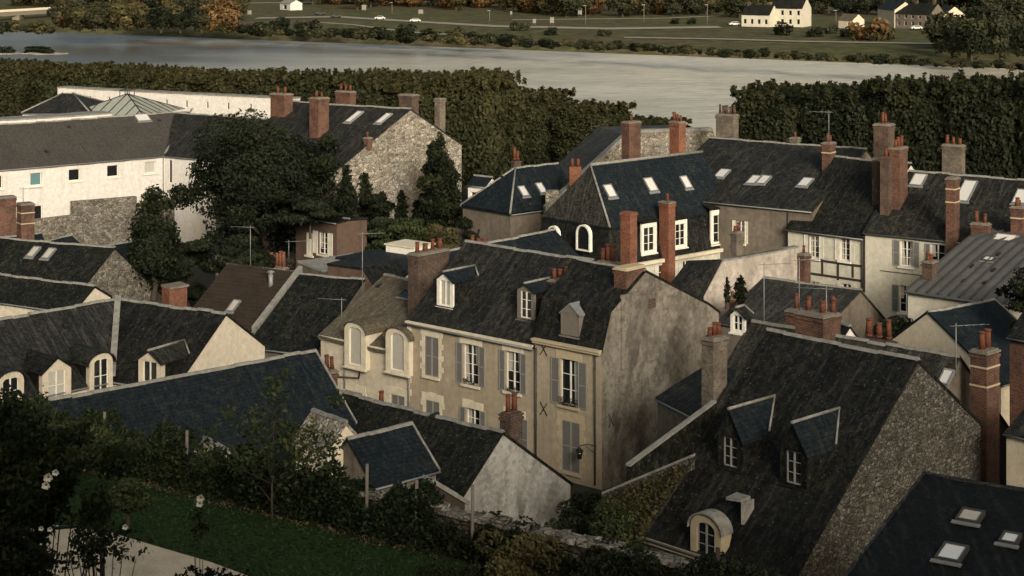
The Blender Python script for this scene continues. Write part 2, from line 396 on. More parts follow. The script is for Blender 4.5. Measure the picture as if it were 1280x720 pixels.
        if cap and 0 < ki < len(top)-1:
            v, z = top[ki]; a = u0-go+ (hip0 or 0); b = L+go-(hip1 or 0)
            mb = MB(); n = max(2, int((b-a)/.9))
            for k in range(n):
                x0, x1 = a+(b-a)*k/n, a+(b-a)*(k+1)/n; dz = random.uniform(-.028, .028)+(s.sag((x0+x1)/2) if hasattr(s, 'sag') else 0)
                w = random.uniform(.095, .13)
                mb.prism([P(x0,v-w,z-.02+dz), P(x0,v-w*.5,z+.10+dz), P(x0,v+w*.5,z+.10+dz), P(x0,v+w,z-.02+dz)],
                         [P(x1,v-w,z-.02+dz), P(x1,v-w*.5,z+.10+dz), P(x1,v+w*.5,z+.10+dz), P(x1,v+w,z-.02+dz)])
            s.part(mb, 'ridge_cap', cm, s.roof)
            if hip0 or hip1:
                mb = MB(); ua, ub, ra, rb, tp, kk = s.hipline
                for h, uu, rr in ((hip0, ua, ra), (hip1, ub, rb)):
                    if h:
                        for q in (tp[0], tp[-1]): mb.tube(P(uu, q[0], q[1]+.06), P(rr, v, z+.06), .09, .09, 5)
                s.part(mb, 'hip_cap', cm, s.roof)
        if gutter:
            v, z = top[0]; mb = MB(); a, b = u0-go, L+go; r = .075; n = 7
            A = []; B = []
            for k in range(n):
                t = math.pi*(k/(n-1)); A.append(P(a, v-.05-r*math.cos(t), z-.04-r*math.sin(t)*1.2)); B.append(P(b, v-.05-r*math.cos(t), z-.04-r*math.sin(t)*1.2))
            mb.prism(A, B, True, True); s.part(mb, 'gutter', M['zinc'], s.roof)
        if verge:
            for u in ([u0-go] if verge == 1 else [L+go] if verge == 2 else [u0-go, L+go]):
                mb = MB()
                for (va, za), (vb2, zb2) in zip(top[:-1], top[1:]):
                    nn = max(1, int(math.hypot(vb2-va, zb2-za)/.6))
                    for q in range(nn):
                        t0, t1 = q/nn, (q+1)/nn; v0_, v1_, z0_, z1_ = va+(vb2-va)*t0, va+(vb2-va)*t1, za+(zb2-za)*t0, za+(zb2-za)*t1; e = random.uniform(.035, .06); up = random.uniform(.045, .085)
                        mb.prism([P(u-e,v0_,z0_-.14), P(u+e,v0_,z0_-.14), P(u+e,v0_,z0_+up), P(u-e,v0_,z0_+up)], [P(u-e,v1_,z1_-.14), P(u+e,v1_,z1_-.14), P(u+e,v1_,z1_+up), P(u-e,v1_,z1_+up)])
                s.part(mb, 'verge_strip', cm, s.roof)
        for o in s.op: s._window(*o)
        return s
    def lbox(s, mb, u0, u1, v0, v1, z0, z1): mb.box((u0, v0, z0), (u1, v1, z1), s.P)
    def _window(s, a, b, c, d, kind, kw):
        P, vf = s.P, s.prof[0][0]; w = b-a; h = d-c; fm = kw.get('frame', M['whitepaint'])
        e = vf+.13
        mb = MB()                           # frame, meeting stile and glazing bars
        t = .055 if w > .5 else .045
        for q in ((a,a+t,c,d), (b-t,b,c,d), (a+t,b-t,d-t,d), (a+t,b-t,c,c+t*1.3)): s.lbox(mb, q[0], q[1], e, e+.06, q[2], q[3])
        if kw.get('stile', w > .7): s.lbox(mb, (a+b)/2-.04, (a+b)/2+.04, e-.012, e+.05, c+t, d-t)
        for k in range(1, kw.get('bars', 4 if h > 1.5 else 2)):
            zz = c+h*k/kw.get('bars', 4 if h > 1.5 else 2); s.lbox(mb, a+t, b-t, e+.006, e+.035, zz-.016, zz+.016)
        wi = s.part(mb, 'window', fm)
        mb = MB(); mb.poly([P(a,e+.045,c), P(b,e+.045,c), P(b,e+.045,d), P(a,e+.045,d)]); s.part(mb, 'pane', kw.get('glass', M['glass']), wi)
        if kind in ('open', 'half') and h > 1.2:
            for sd_ in (0, 1):
                if random.random() < .7:
                    f0, f1, lo = random.uniform(.22, .40), random.uniform(.22, .36), random.choice([.05, .05, .3, .5])
                    xa = (lambda q: a+w*q) if sd_ == 0 else (lambda q: b-w*q)
                    mb = MB(); mb.poly([P(xa(.05),e+.042,c+h*lo), P(xa(f0),e+.042,c+h*lo), P(xa(f1),e+.042,d-t), P(xa(.05),e+.042,d-t)]); s.part(mb, 'curtain', M['curtain'], wi)
        sm, sf = kw.get('smat', M['shutter']), kw.get('sfr', M['shutter_fr'])
        if kind in ('open', 'closed', 'half'):
            sw = w/2*kw.get('sw', 1.0)
            pos = []
            if kind == 'closed': pos = [(a+.02, (a+b)/2-.01, vf+.02), ((a+b)/2+.01, b-.02, vf+.02)]
            else: pos = [(a-sw-.02, a-.02, vf-.05), (b+.02, b+sw+.02, vf-.05)]
            if kind == 'half': pos = pos[:1]
            for x0, x1, v in pos:
                mb = MB(); f = .05
                for q in ((x0,x0+f,c,d), (x1-f,x1,c,d), (x0+f,x1-f,d-f,d), (x0+f,x1-f,c,c+f), (x0+f,x1-f,(c+d)/2-f/2,(c+d)/2+f/2)): s.lbox(mb, q[0], q[1], v-.02, v+.025, q[2], q[3])
                sh = s.part(mb, 'shutter', sf, wi)
                mb = MB(); n = max(5, int(h/.09))
                for k in range(n):
                    z0 = c+f+(h-2*f)*k/n; z1 = c+f+(h-2*f)*(k+.92)/n
                    mb.prism([P(x0+f,v-.008,z0), P(x0+f,v+.004,z0), P(x0+f,v+.02,z1), P(x0+f,v+.008,z1)], [P(x1-f,v-.008,z0), P(x1-f,v+.004,z0), P(x1-f,v+.02,z1), P(x1-f,v+.008,z1)])
                s.part(mb, 'louvre', sm, wi)
        st = kw.get('surround')
        if st:                              # dressed stone round the opening, one block at a time
            m = kw.get('stmat', M['stone']); nrow = max(3, int(round(h/.33))); zz = c
            hh = h/nrow
            for k in range(nrow):
                bw = .36 if k % 2 else .20
                if st == 'quoin':
                    for (x0, x1) in ((a-bw, a), (b, b+bw)):
                        mb = MB(); s.lbox(mb, x0, x1, vf-.035+random.uniform(-.008,.008), vf+.1, c+hh*k+.008, c+hh*(k+1)-.008); s.part(mb, 'quoin_stone', m)
            up = .40
            xs = [a-.3, a+.25*w, b-.25*w, b+.3] if st == 'quoin' else [a-.25, (a+b)/2-.02, b+.25]
            for k in range(len(xs)-1):
                mb = MB(); s.lbox(mb, xs[k]+.006, xs[k+1]-.006, vf-.038, vf+.1, d, d+up+(.06 if k == 1 else 0)); s.part(mb, 'lintel_stone', m)
        if kw.get('sill', True):
            mb = MB(); s.lbox(mb, a-.12, b+.12, vf-.14, vf+.2, c-.14, c-.002); s.part(mb, 'sill', kw.get('stmat', M['stone']), wi)
        if kw.get('balc'):
            mb = MB()
            for zz in (c+.08, c+.42): mb.tube(P(a, vf-.10, zz), P(b, vf-.10, zz), .018, n=5)
            n = int(w/.11)
            for k in range(n+1): mb.tube(P(a+w*k/n, vf-.10, c+.02), P(a+w*k/n, vf-.10, c+.42), .011, n=4)
            for k in range(3): mb.tube(P(a+w*(k+.5)/3-.1, vf-.1, c+.1), P(a+w*(k+.5)/3+.1, vf-.1, c+.4), .012, n=4)
            s.part(mb, 'railing', M['iron'], wi)
        if kw.get('plant'):
            mb = MB()
            for k in range(90):
                p = P(random.uniform(a+w*.1, b-w*.1), vf-.03+random.uniform(-.12,.08), c+abs(random.gauss(.14, .12)))
                q = [Vector((random.uniform(-.07,.07) for _ in range(3))) for _ in range(3)]; mb.poly([p+x for x in q])
            s.part(mb, 'window_plant', M['leaf_dark'], wi)
    # -- dormers: photo columns of the face, rows of apex, eaves and foot
    def dormer(s, pl, pr_, pa, pe, pb, k=0, kind='gable', face=None, roofmat=None, cheek=None, vf=None, bars=3, capm=None, glass=None, over=.14, wfrac=.62, board=False, back=None, frame=None, wz0=.06, dep=.14, stile=True):
        pc = (pl+pr_)/2
        if vf is None: u, vf = s.slope(pc, pb, k)
        pm = (pe+pb)/2; ua, _ = s.uz(pl, pm, vf); ub, _ = s.uz(pr_, pm, vf); a, b = min(ua, ub), max(ua, ub)
        _, za = s.uz(pc, pa, vf); _, ze = s.uz(pc, pe, vf); _, zb = s.uz(pc, pb, vf)
        P = s.P; c = (a+b)/2; w = b-a; h = w/2
        face = face or M['whitepaint']; roofmat = roofmat or M['slate_blue']; cheek = cheek or M['slate_dark']
        ka = min(za, max(q[1] for q in s.prof)-.05)
        vA = s.vr(ka, k) if back is None else back; vE = s.vr(min(ze, ka), k) if back is None else min(back, s.vr(min(ze, ka), k))
        # opening
        wa, wb = c-h*wfrac, c+h*wfrac; z0 = zb+(ze-zb)*wz0; z1 = ze-(ze-zb)*.05 if kind != 'arch' else ze-.02
        mb = MB(); d = dep
        def fb(u0, u1, z0_, z1_): s.lbox(mb, u0, u1, vf, vf+d, z0_, z1_)
        fb(a, wa, zb-.1, ze); fb(wb, b, zb-.1, ze); fb(wa, wb, zb-.1, z0)
        if kind == 'gable':
            fb(wa, wb, z1, ze)
            mb.prism([P(a, vf, ze), P(b, vf, ze), P(c, vf, za-.03)], [P(a, vf+d, ze), P(b, vf+d, ze), P(c, vf+d, za-.03)])
        elif kind == 'arch':
            n = 10; up = [(c-h*math.cos(math.pi*i/n), ze+(za-ze-.03)*math.sin(math.pi*i/n)) for i in range(n+1)]
            lo = [(c-h*wfrac*math.cos(math.pi*i/n), z1+(za-ze)*.45*math.sin(math.pi*i/n)) for i in range(n+1)]
            for i in range(n):
                q = [up[i], up[i+1], lo[i+1], lo[i]]
                mb.prism([P(x, vf, z) for x, z in q], [P(x, vf+d, z) for x, z in q])
        else: fb(wa, wb, z1, za-.02) if kind == 'shed' else None
        if kind == 'shed': fb(a, wa, ze, za-.02); fb(wb, b, ze, za-.02)
        dm = s.part(mb, 'dormer', face)
        # cheeks
        mb = MB()
        for u in (a+.01, b-.01):
            mb = MB(); zf = s.zr(vf)
            mb.prism([P(u-.02, vf+d-.01, zf-.3), P(u-.02, vE, max(ze-.25, zf-.3)), P(u-.02, vE, ze), P(u-.02, vf+d-.01, ze)], [P(u+.02, vf+d-.01, zf-.3), P(u+.02, vE, max(ze-.25, zf-.3)), P(u+.02, vE, ze), P(u+.02, vf+d-.01, ze)])
            s.part(mb, 'dormer_cheek', cheek, dm)
        # roof
        mb = MB(); o = over; f = vf-over
        if kind == 'gable':
            dz = (za-ze)*o/h
            for sg in (-1, 1):
                e0 = (c+sg*(h+o), ze-dz)
                vE2 = s.vr(max(min(ze-dz, ka), s.prof[0][1]), k) if back is None else vE
                top = [P(c, f, za), P(e0[0], f, e0[1]), P(e0[0], max(vE2, f+.05), e0[1]), P(c, vA, za)]
                dn = [q-Vector((0,0,.07)) for q in top]; mb.prism(dn, top)
        elif kind == 'arch':
            n = 12; pts = [(c-(h+o)*math.cos(math.pi*i/n), ze-.02+(za-ze+.05)*math.sin(math.pi*i/n)) for i in range(n+1)]
            for i in range(n):
                (x0, y0), (x1, y1) = pts[i], pts[i+1]
                b0 = s.vr(max(min(y0, ka), s.prof[0][1]), k) if back is None else vA; b1 = s.vr(max(min(y1, ka), s.prof[0][1]), k) if back is None else vA
                top = [P(x0, f, y0), P(x1, f, y1), P(x1, max(b1, f+.1), y1), P(x0, max(b0, f+.1), y0)]
                mb.prism([q-Vector((0,0,.06)) for q in top], top)
        else:
            vB = s.vr(min(za+.3, ka+.3), k); top = [P(a-o, f, za), P(b+o, f, za), P(b+o, vB, za+.3), P(a-o, vB, za+.3)]
            mb.prism([q-Vector((0,0,.08)) for q in top], top)
        dr = s.part(mb, 'dormer_roof', roofmat, dm)
        if kind == 'gable' and capm is not False:
            mb = MB(); mb.tube(P(c, f, za+.02), P(c, vA, za+.02), .07, .07, 6); s.part(mb, 'dormer_ridge', capm or M['cap'], dm)
            vE2 = s.vr(max(min(ze, ka), s.prof[0][1]), k) if back is None else vE
            if capm:
                mb = MB()
                for sg in (-1, 1): mb.tube(P(c, vA, za+.03), P(c+sg*(h+o), vE2, ze+.03), .05, .05, 5)
                s.part(mb, 'flashing', capm, dm)
        # window
        if board:
            mb = MB(); n = 5
            for i in range(n): s.lbox(mb, wa+(wb-wa)*i/n+.005, wa+(wb-wa)*(i+1)/n-.005, vf+.03, vf+.06, z0, z1)
            s.part(mb, 'boarding', M['wood'], dm)
        else:
            mb = MB(); t = .05; e = vf+.06; zt = z1 if kind != 'arch' else z1+(za-ze)*.42
            for q in ((wa,wa+t,z0,zt), (wb-t,wb,z0,zt), (wa,wb,zt-t,zt), (wa,wb,z0,z0+t)): s.lbox(mb, q[0], q[1], e, e+.05, q[2], q[3])
            if stile: s.lbox(mb, c-.035, c+.035, e-.01, e+.05, z0, zt)
            for i in range(1, bars): zz = z0+(zt-z0)*i/bars; s.lbox(mb, wa, wb, e+.005, e+.035, zz-.015, zz+.015)
            s.part(mb, 'window_frame', frame or M['whitepaint'], dm)
            mb = MB(); mb.poly([P(wa,e+.04,z0), P(wb,e+.04,z0), P(wb,e+.04,zt), P(wa,e+.04,zt)]); s.part(mb, 'pane', glass or M['glass'], dm)
        mb = MB(); s.lbox(mb, a-.05, b+.05, vf-.10, vf+.1, zb-.13, zb-.101+.05); s.part(mb, 'sill', face, dm)
        return dm, (a, b, vf, zb, ze, za, vA)
    # -- chimneys
    def chimney(s, px, pt, v, wu, wv, mat, pots=2, pot_h=.55, base=None, cap=True, bands=0, potmat=None, capmat=None, lean=0, along='u', name='chimney', cowl=False, potsc=1.0):
        wu *= .84; wv *= .86; u, z1 = s.uz(px, pt, v)
        z0 = (min(s.zr(v-wv/2), s.zr(v+wv/2))-.4) if base is None else base
        P = s.P; mb = MB(); a, b, c, d = u-wu/2, u+wu/2, v-wv/2, v+wv/2
        s.lbox(mb, a, b, c, d, z0, z1-.12)
        s.lbox(mb, a-.05, b+.05, c-.05, d+.05, z1-.30, z1-.17)
        ch = s.part(mb, name, mat)
        if cap:
            mb = MB(); s.lbox(mb, a-.06, b+.06, c-.06, d+.06, z1-.10, z1-.02); s.lbox(mb, a+.02, b-.02, c+.02, d-.02, z1-.02, z1+.05); s.part(mb, 'chimney_cap', capmat or M['cement'], ch)
        for k in range(bands):
            zz = z1-.75-k*.85; mb = MB(); s.lbox(mb, a-.03, b+.03, c-.03, d+.03, zz, zz+.08); s.part(mb, 'band', M['stone_warm'], ch)
        for k in range(pots):
            t = (k+.5)/pots; r = .115*potsc*random.uniform(.8, 1.15); hh = pot_h*random.uniform(.7, 1.2)
            q = P(a+wu*t, v+random.uniform(-.03,.03), 0) if (wu >= wv) else P(u+random.uniform(-.03,.03), c+wv*t, 0)
            tl = Vector((random.uniform(-.03,.03), random.uniform(-.03,.03), 0))
            mb = MB(); b0 = Vector((q.x, q.y, z1-.01)); t0 = b0+tl+Vector((0,0,hh))
            mb.tube(b0, b0+Vector((0,0,.10)), r*1.25, r*1.15, 10); mb.tube(b0+Vector((0,0,.10)), t0, r*1.1, r*.88, 10); mb.tube(t0-Vector((0,0,.09)), t0, r*1.08, r*1.08, 10)
            if cowl and k == 0: mb.tube(t0+Vector((0,0,.05)), t0+Vector((0,0,.25)), r*1.5, r*.3, 8)
            s.part(mb, 'chimney_pot', potmat or M['pot'], ch)
        return ch
    def skylight(s, px, py, w, h, k=0, glass=None, frame=None, lift=0.0):
        u, v = s.slope(px, py, k); (v0, z0), (v1, z1) = s.prof[k], s.prof[k+1]
        dv = (v1-v0); dz = (z1-z0); l = math.hypot(dv, dz); dv /= l; dz /= l
        nv, nz = -dz, dv
        if nz < 0: nv, nz = -nv, -nz
        def Q(x, y, up): return s.P(u+x, v+y*dv+nv*up, s.zr(v)+y*dz+nz*up+.04+lift)
        mb = MB(); t = .07
        for q in ((-w/2-t,-w/2,-h/2-t,h/2+t), (w/2,w/2+t,-h/2-t,h/2+t), (-w/2,w/2,-h/2-t,-h/2), (-w/2,w/2,h/2,h/2+t)):
            mb.box((q[0], q[2], -.05), (q[1], q[3], .10), Q)
        sk = s.part(mb, 'skylight', frame or M['zinc'])
        mb = MB(); mb.box((-w/2, -h/2, -.02), (w/2, h/2, .065), Q); s.part(mb, 'pane', glass or M['skyglass'], sk)
        mb = MB(); mb.box((-w/2-.16, -h/2-.24, -.01), (w/2+.16, -h/2-t, .03), Q); s.part(mb, 'flashing', M['zinc'], sk)
        return sk
    def vent(s, px, py, k=0, sz=.2):
        u, v = s.slope(px, py, k); z = s.zr(v)+.04; P = s.P
        mb = MB(); mb.prism([P(u-sz/2,v-.2,z-.1), P(u+sz/2,v-.2,z-.1), P(u+sz/2,v-.2,z+.06), P(u-sz/2,v-.2,z+.06)], [P(u-sz/2,v+.25,z), P(u+sz/2,v+.25,z), P(u+sz/2,v+.25,z+.10), P(u-sz/2,v+.25,z+.10)])
        s.part(mb, 'roof_vent', M['slate_mid'], s.roof)
    def pipe(s, px, pt, pb, mat=None, off=.09, v=None, r=.05, side=None):
        v = s.prof[0][0] if v is None else v
        u, zt = s.uz(px, pt, v); _, zb = s.uz(px, pb, v)
        mb = MB(); mb.tube(s.P(u, v-off, zb), s.P(u, v-off, zt), r, r, 8)
        for k in range(4):
            z = zb+(zt-zb)*(k+.5)/4; mb.tube(s.P(u, v-off, z), s.P(u, v-off, z+.06), r*1.35, r*1.35, 8)
        return s.part(mb, 'downpipe', mat or M['pipe'])
M['leaf_dark'] = leafmat('leaf_dark', [(0, (.006,.009,.004)), (.55, (.016,.022,.008)), (1, (.042,.046,.017))])
M['leaf_mid'] = leafmat('leaf_mid', [(0, (.022,.032,.012)), (.5, (.045,.060,.02)), (1, (.11,.11,.038))])
M['leaf_plane'] = leafmat('leaf_plane', [(0, (.014,.018,.007)), (.45, (.036,.039,.014)), (.8, (.070,.062,.021)), (1, (.10,.078,.026))])
M['leaf_plane_shaded'] = leafmat('leaf_plane_shaded', [(0, (.007,.010,.004)), (.5, (.019,.024,.009)), (.9, (.05,.05,.018)), (1, (.08,.064,.02))])  # shade of the right plane rows put into the leaf colour
M['leaf_autumn'] = leafmat('leaf_autumn', [(0, (.07,.045,.018)), (.5, (.18,.105,.042)), (1, (.30,.19,.08))])
M['leaf_olive'] = leafmat('leaf_olive', [(0, (.035,.032,.014)), (.5, (.085,.075,.03)), (1, (.17,.14,.055))])
M['leaf_far'] = leafmat('leaf_far', [(0, (.022,.026,.014)), (.5, (.045,.05,.024)), (1, (.09,.08,.035))])
M['leaf_greenish'] = leafmat('leaf_greenish', [(0, (.009,.015,.005)), (.5, (.025,.038,.012)), (1, (.085,.09,.033))])
M['leaf_litter'] = leafmat('leaf_litter', [(0, (.05,.033,.02)), (.5, (.16,.11,.065)), (1, (.34,.26,.17))])
M['bark'] = simple('bark', (.06,.048,.036), .95, .1, scale=5)

# ================================================================== the long beige range in the middle
mO = W(669, 432, 6.83); mU = (W(507.5, 400, 6.83)-mO).normalized(); mV = Vector((-mU.y, mU.x, 0)); mV = mV if mV.y > 0 else -mV
def on_main(px):                                   # where the facade plane crosses a photo column
    p = hit(px, 300, mO, mU.cross(Vector((0,0,1)))); return Vector((p.x, p.y, 0))
cA, cB, cC, cD = on_main(752), on_main(668), on_main(509), on_main(401)
A1 = House('end_house', 'beige end house with iron X wall ties and a tall stained gable', cA, cB, 7.27,
           [(0,7.27), Px(763,387), Px(806,337), Px(885,378), Px(898,388)], zg=-.4)
A1.win(700, 723, 449.5, 507.5, 'open', surround='lintel', balc=True, plant=True, stmat=M['stone_warm'], bars=3, sw=.9)
A1.win(702, 725, 527, 590, 'closed', surround='quoin', stmat=M['stone_warm'])
A1.build(M['beige'], M['slate_dark'], over=.12, cap=True)
A1.dormer(701, 724, 379, 391, 419, k=0, board=True, face=M['wood'], roofmat=M['zinc'], cheek=M['wood'], capm=False, over=.06, wfrac=.9)
def xtie(h, px, py, v=None, u=None):
    mb = MB(); r = .34
    if u is None:
        uu, z = h.uz(px, py, v)
        for sg in (-1, 1): mb.tube(h.P(uu-r*.7, v-.03, z-sg*r), h.P(uu+r*.7, v-.03, z+sg*r), .025, n=5)
    else:
        vv, z = h.vz(px, py, u)
        for sg in (-1, 1): mb.tube(h.P(u-.03, vv-r*.7, z-sg*r), h.P(u-.03, vv+r*.7, z+sg*r), .025, n=5)
    h.part(mb, 'wall_tie', M['iron'])
for p in ((680,436), (680,511)): xtie(A1, p[0], p[1], v=0)
xtie(A1, 763.5, 525, u=0)
A1.pipe(745, 440, 606); A1.pipe(671, 434, 590, r=.06)
mb = MB(); A1.lbox(mb, -.02, A1.L, -.22, .0, 7.02, 7.16); A1.lbox(mb, -.02, A1.L, -.30, 0, 7.16, 7.27); A1.part(mb, 'cornice', M['stone_warm'])
A1.chimney(787, 333, 3.0, 1.0, 1.9, M['brick'], pots=0, base=8.6, capmat=M['stone_warm'])
A1.chimney(786, 262, 3.7, .75, .75, M['brick_or'], pots=0, base=10.2, cap=False)
A1.chimney(760, 327, 4.6, 1.3, .7, M['brick_dk'], pots=3, pot_h=.95, potsc=1.25)
# flue line and small vent box on the gable
mb = MB(); vv, zz = A1.vz(786, 350); A1.lbox(mb, -.14, .0, vv-.75, vv+.75, 6.0, 9.9); A1.part(mb, 'flue_breast', M['gable'])
mb = MB(); vv, zz = A1.vz(814, 379); A1.lbox(mb, -.10, .05, vv-.28, vv+.28, zz-.25, zz+.25); A1.part(mb, 'wall_vent', M['brick_dk'])
# stained gable skin: a render coat over the end wall
mb = MB(); ring = [(0.02,-.4)]+[(v, z-.12) for v, z in A1.prof[0:]]+[(A1.prof[-1][0],-.4)]
mb.prism([A1.P(-.03, v, z) for v, z in ring], [A1.P(-.004, v, z) for v, z in ring]); A1.part(mb, 'gable_render', M['gable'])
# street lamp bracket on the corner
l = empty('wall_lantern', A1.P(.45, -.75, 2.5), 'black iron lantern on a bracket at the corner of the beige end house', 'lantern'); l['_o'] = l.location[:]
u_, z_ = A1.uz(746, 558, 0)
mb = MB(); q0 = A1.P(u_, -.03, z_); q1 = A1.P(u_+.55, -.75, z_+.08); mb.path([q0, q0.lerp(q1, .5)+Vector((0,0,.12)), q1], .025)
mb.path([q0-Vector((0,0,.4)), q0.lerp(q1, .6)+Vector((0,0,-.02))], .018); mb.build('bracket', M['iron'], l)
mb = MB(); t = q1-Vector((0,0,.05)); mb.tube(t-Vector((0,0,.16)), t, .20, .03, 6); mb.tube(t-Vector((0,0,.22)), t-Vector((0,0,.16)), .22, .20, 6); mb.tube(t-Vector((0,0,.62)), t-Vector((0,0,.58)), .11, .13, 6); mb.build('lantern_cap', M['iron'], l)
mb = MB(); mb.tube(t-Vector((0,0,.58)), t-Vector((0,0,.22)), .12, .18, 6); mb.build('lantern_glass', M['glass'], l)

A2 = House('row_house', 'beige row house with grey louvred shutters below two slate dormers', cB, cC, 6.85,
           [(0,6.85), (5.0,10.75), (9.4,7.2)], zg=-.4)
A2.win(531, 548.5, 421, 470.5, 'closed', surround='quoin', bars=3)
A2.win(579, 598.5, 430.5, 481, 'open', surround='lintel', plant=True, sw=.8)
A2.win(632, 650.5, 439.5, 490, 'open', surround='lintel', plant=True, sw=.8)
A2.win(532, 549.5, 501, 548, 'closed', surround='quoin', bars=3)
A2.win(582.5, 600, 511, 560, 'open', surround='lintel', sw=.8)
A2.win(634, 652.5, 521, 572, 'open', surround='lintel', sw=.8)
A2.build(M['beige'], M['slate'], over=.2)
mb = MB(); A2.lbox(mb, .02, A2.L-.02, -.16, .0, 6.58, 6.74); A2.lbox(mb, .02, A2.L-.02, -.22, 0, 6.74, 6.84); A2.part(mb, 'cornice', M['stone'])
A2.dormer(546, 566, 339.5, 349, 383, k=0, cheek=M['slate_dark'], roofmat=M['slate_blue'], capm=M['cap'], bars=1, glass=M['curtain'], wz0=.03)
A2.dormer(646.5, 668, 354, 362, 399, k=0, face=M['wood'], cheek=M['slate_dark'], roofmat=M['slate_blue'], capm=M['cap'], bars=3, wz0=.03)
for p in ((580,325), (648,331)): A2.vent(*p)
A2.chimney(536, 314, 3.7, 1.0, 3.1, M['brick_dk'], pots=4, pot_h=.7, potsc=1.25, base=5.8)
A2.chimney(700, 348, 3.6, .55, 1.8, M['brick_dk'], pots=3, pot_h=.7, potsc=1.1)
A2.chimney(598, 308, 5.6, 1.6, .6, M['cement'], pots=3, pot_h=.6, potsc=1.3)

A3 = House('row_house', 'cream house with curved stone dormers and brown tile roof beside the beige row', cC, cD, 5.0,
           [(0,5.0), (5.4,7.75), (9.0,5.4)], zg=-.4)
A3.win(431, 453, 489, 530, 'closed', surround='quoin'); A3.win(489, 506, 494, 545, 'closed', surround='quoin')
A3.build(M['cream'], M['tile_flat'], over=.25, gutter=False)
for (pl, pr_, pa, pe, pb) in ((430.5, 457, 402, 414, 459), (482, 511, 409, 422, 466)):
    A3.dormer(pl, pr_, pa, pe, pb, kind='arch', vf=-.34, dep=.44, face=M['stone'], roofmat=M['tile_flat'], cheek=M['stone'], glass=M['curtain'], wfrac=.56, bars=1, stile=False)
mb = MB(); A3.lbox(mb, .02, A3.L-.02, -.18, 0, 4.72, 4.95); A3.part(mb, 'cornice', M['stone'])
A3.pipe(432, 440, 485, M['zinc']); A3.pipe(512, 430, 520, M['zinc'])
mb = MB(); mb.path([A3.P(*q) for q in ((3.6,-.1,4.3), (3.9,-.1,2.9), (7.2,-.1,2.5))], .05); A3.part(mb, 'wall_pipe', M['pipe'])
u_, v_ = A3.slope(508, 369, 0); A3.skylight(508, 369, .75, .5, 0, M['glass'], M['pipe'])
A3.vent(474, 358)
# quoin chain at the meeting of the two facades
for k in range(12):
    mb = MB(); bw = .34 if k % 2 else .2; A2.lbox(mb, A2.L-bw, A2.L, -.03, .1, 2.2+.36*k, 2.2+.36*k+.35); A2.part(mb, 'quoin_stone', M['stone'])

# ================================================================== cottage and blue roofs in front of the range
P1 = House('cottage', 'grey rendered gable of the low cottage with a mossy black roof', (628,540), (430,490), 6.7,
           [Px(541,677), (0,6.7), Px(713,603)], zg=-.5, u1=12)
P1.build(M['greywhite'], M['slate_moss'], over=.15, capmat=M['cap'], verge=0)
P1.chimney(639, 516, 1.0, .75, .95, M['brick_dk'], pots=2, pot_h=.75, base=4.5, potsc=1.1, capmat=M['brick_dk'])
P1.chimney(476, 507, .2, .8, .8, M['brick_dk'], pots=1, pot_h=.6, capmat=M['brick_dk'])
P1.vent(543,520)

Q1 = House('long_house', 'long dark blue slate roof behind the garden wall', (393,438), (60,500), 8.63,
           [(-6.2,3.3), (0,8.63), (4.4,4.6)], zg=0, u1=17.5)
Q1.build(M['brown'], M['slate_blue'], over=.2, verge=1)
Q1.chimney(412, 462, .5, .5, .9, M['brick'], pots=2, pot_h=.8, base=5.0)
Q2 = House('small_house', 'small blue slate roofed house with a timber porch gable below the lawn wall', (513,529), (472,539), 7.7,
           [Px(545,583), (0,7.7), (2.4,5.6)], zg=0, u1=3.4)
Q2.build(M['brown'], M['slate_blue'], over=.2, verge=1)
# porch gable
c_ = at(511, 577, 72.0)
PG = House('porch', 'dark timber gabled porch between the lawn wall and the rendered cottage', at(541,592,73.5), at(494,574,76), 0, [(-1.6, 4.9), (0, 6.0), (1.6, 4.9)], zg=1.5)
PG.build(M['timber'], M['slate_moss'], over=.25, verge=1)
# pale stone dormer wall half hidden by the sapling
SD = House('stone_lucarne', 'pale stone gabled window end half hidden behind the leafy sapling', at(432,530,74), at(392,518,76), 0, [(-.9,7.3), (0,8.3), (.9,7.3)], zg=3)
SD.build(M['stone'], M['rubble'], over=.12, gutter=False)
SE = House('stone_lucarne', 'pale stone gable top poking over the ivy near a wooden post', at(285,548,74), at(256,541,76), 0, [(-.9,6.0), (0,7.1), (.9,6.0)], zg=3)
SE.build(M['stone'], M['rubble'], over=.12, gutter=False)

# ================================================================== left: house with cream lucarnes (two wings)
zrR = 8.71; RO = W(148, 373, zrR)
R1 = House('lucarne_house', 'left wing of the slate roofed house with three cream lucarnes', (148,373), (0,398), zrR, [(-4.4,5.55), (0,zrR), (5,5.3)], u1=15, zg=1)
R1.build(M['cream'], M['slate_mid'], over=.1)
R2 = House('lucarne_house', 'right wing of the lucarne house ending in a clean cream gable', (282,391), (148,373), zrR, [(-4.2,5.55), (0,zrR), Px(331,430)], zg=1, u1=(W(148,373,zrR)-W(282,391,zrR)).length)
R2.build(M['creamlight'], M['slate_dark'], over=.1, verge=0)
for (pl, pr_, pa, pe, pb, kd) in ((-3, 30, 463, 478, 508, 'arch'), (53, 89, 446, 461, 503, 'gable'), (112, 141, 440, 454, 494, 'arch')):
    R1.dormer(pl, pr_, pa, pe, pb, kind=kd, vf=R1.prof[0][0]-.22, dep=.34, face=M['cream'], roofmat=M['slate'] if kd == 'arch' else M['slate_dark'], cheek=M['slate_dark'], bars=2, capm=False, glass=M['curtain'] if kd == 'gable' else M['glass'])
R2.dormer(173, 201, 438, 450, 480, kind='gable', vf=R2.prof[0][0]-.22, dep=.34, face=M['cream'], roofmat=M['slate'], cheek=M['slate_dark'], bars=1, capm=M['cap'])
mb = MB(); n = 10                       # valley flashing between the wings
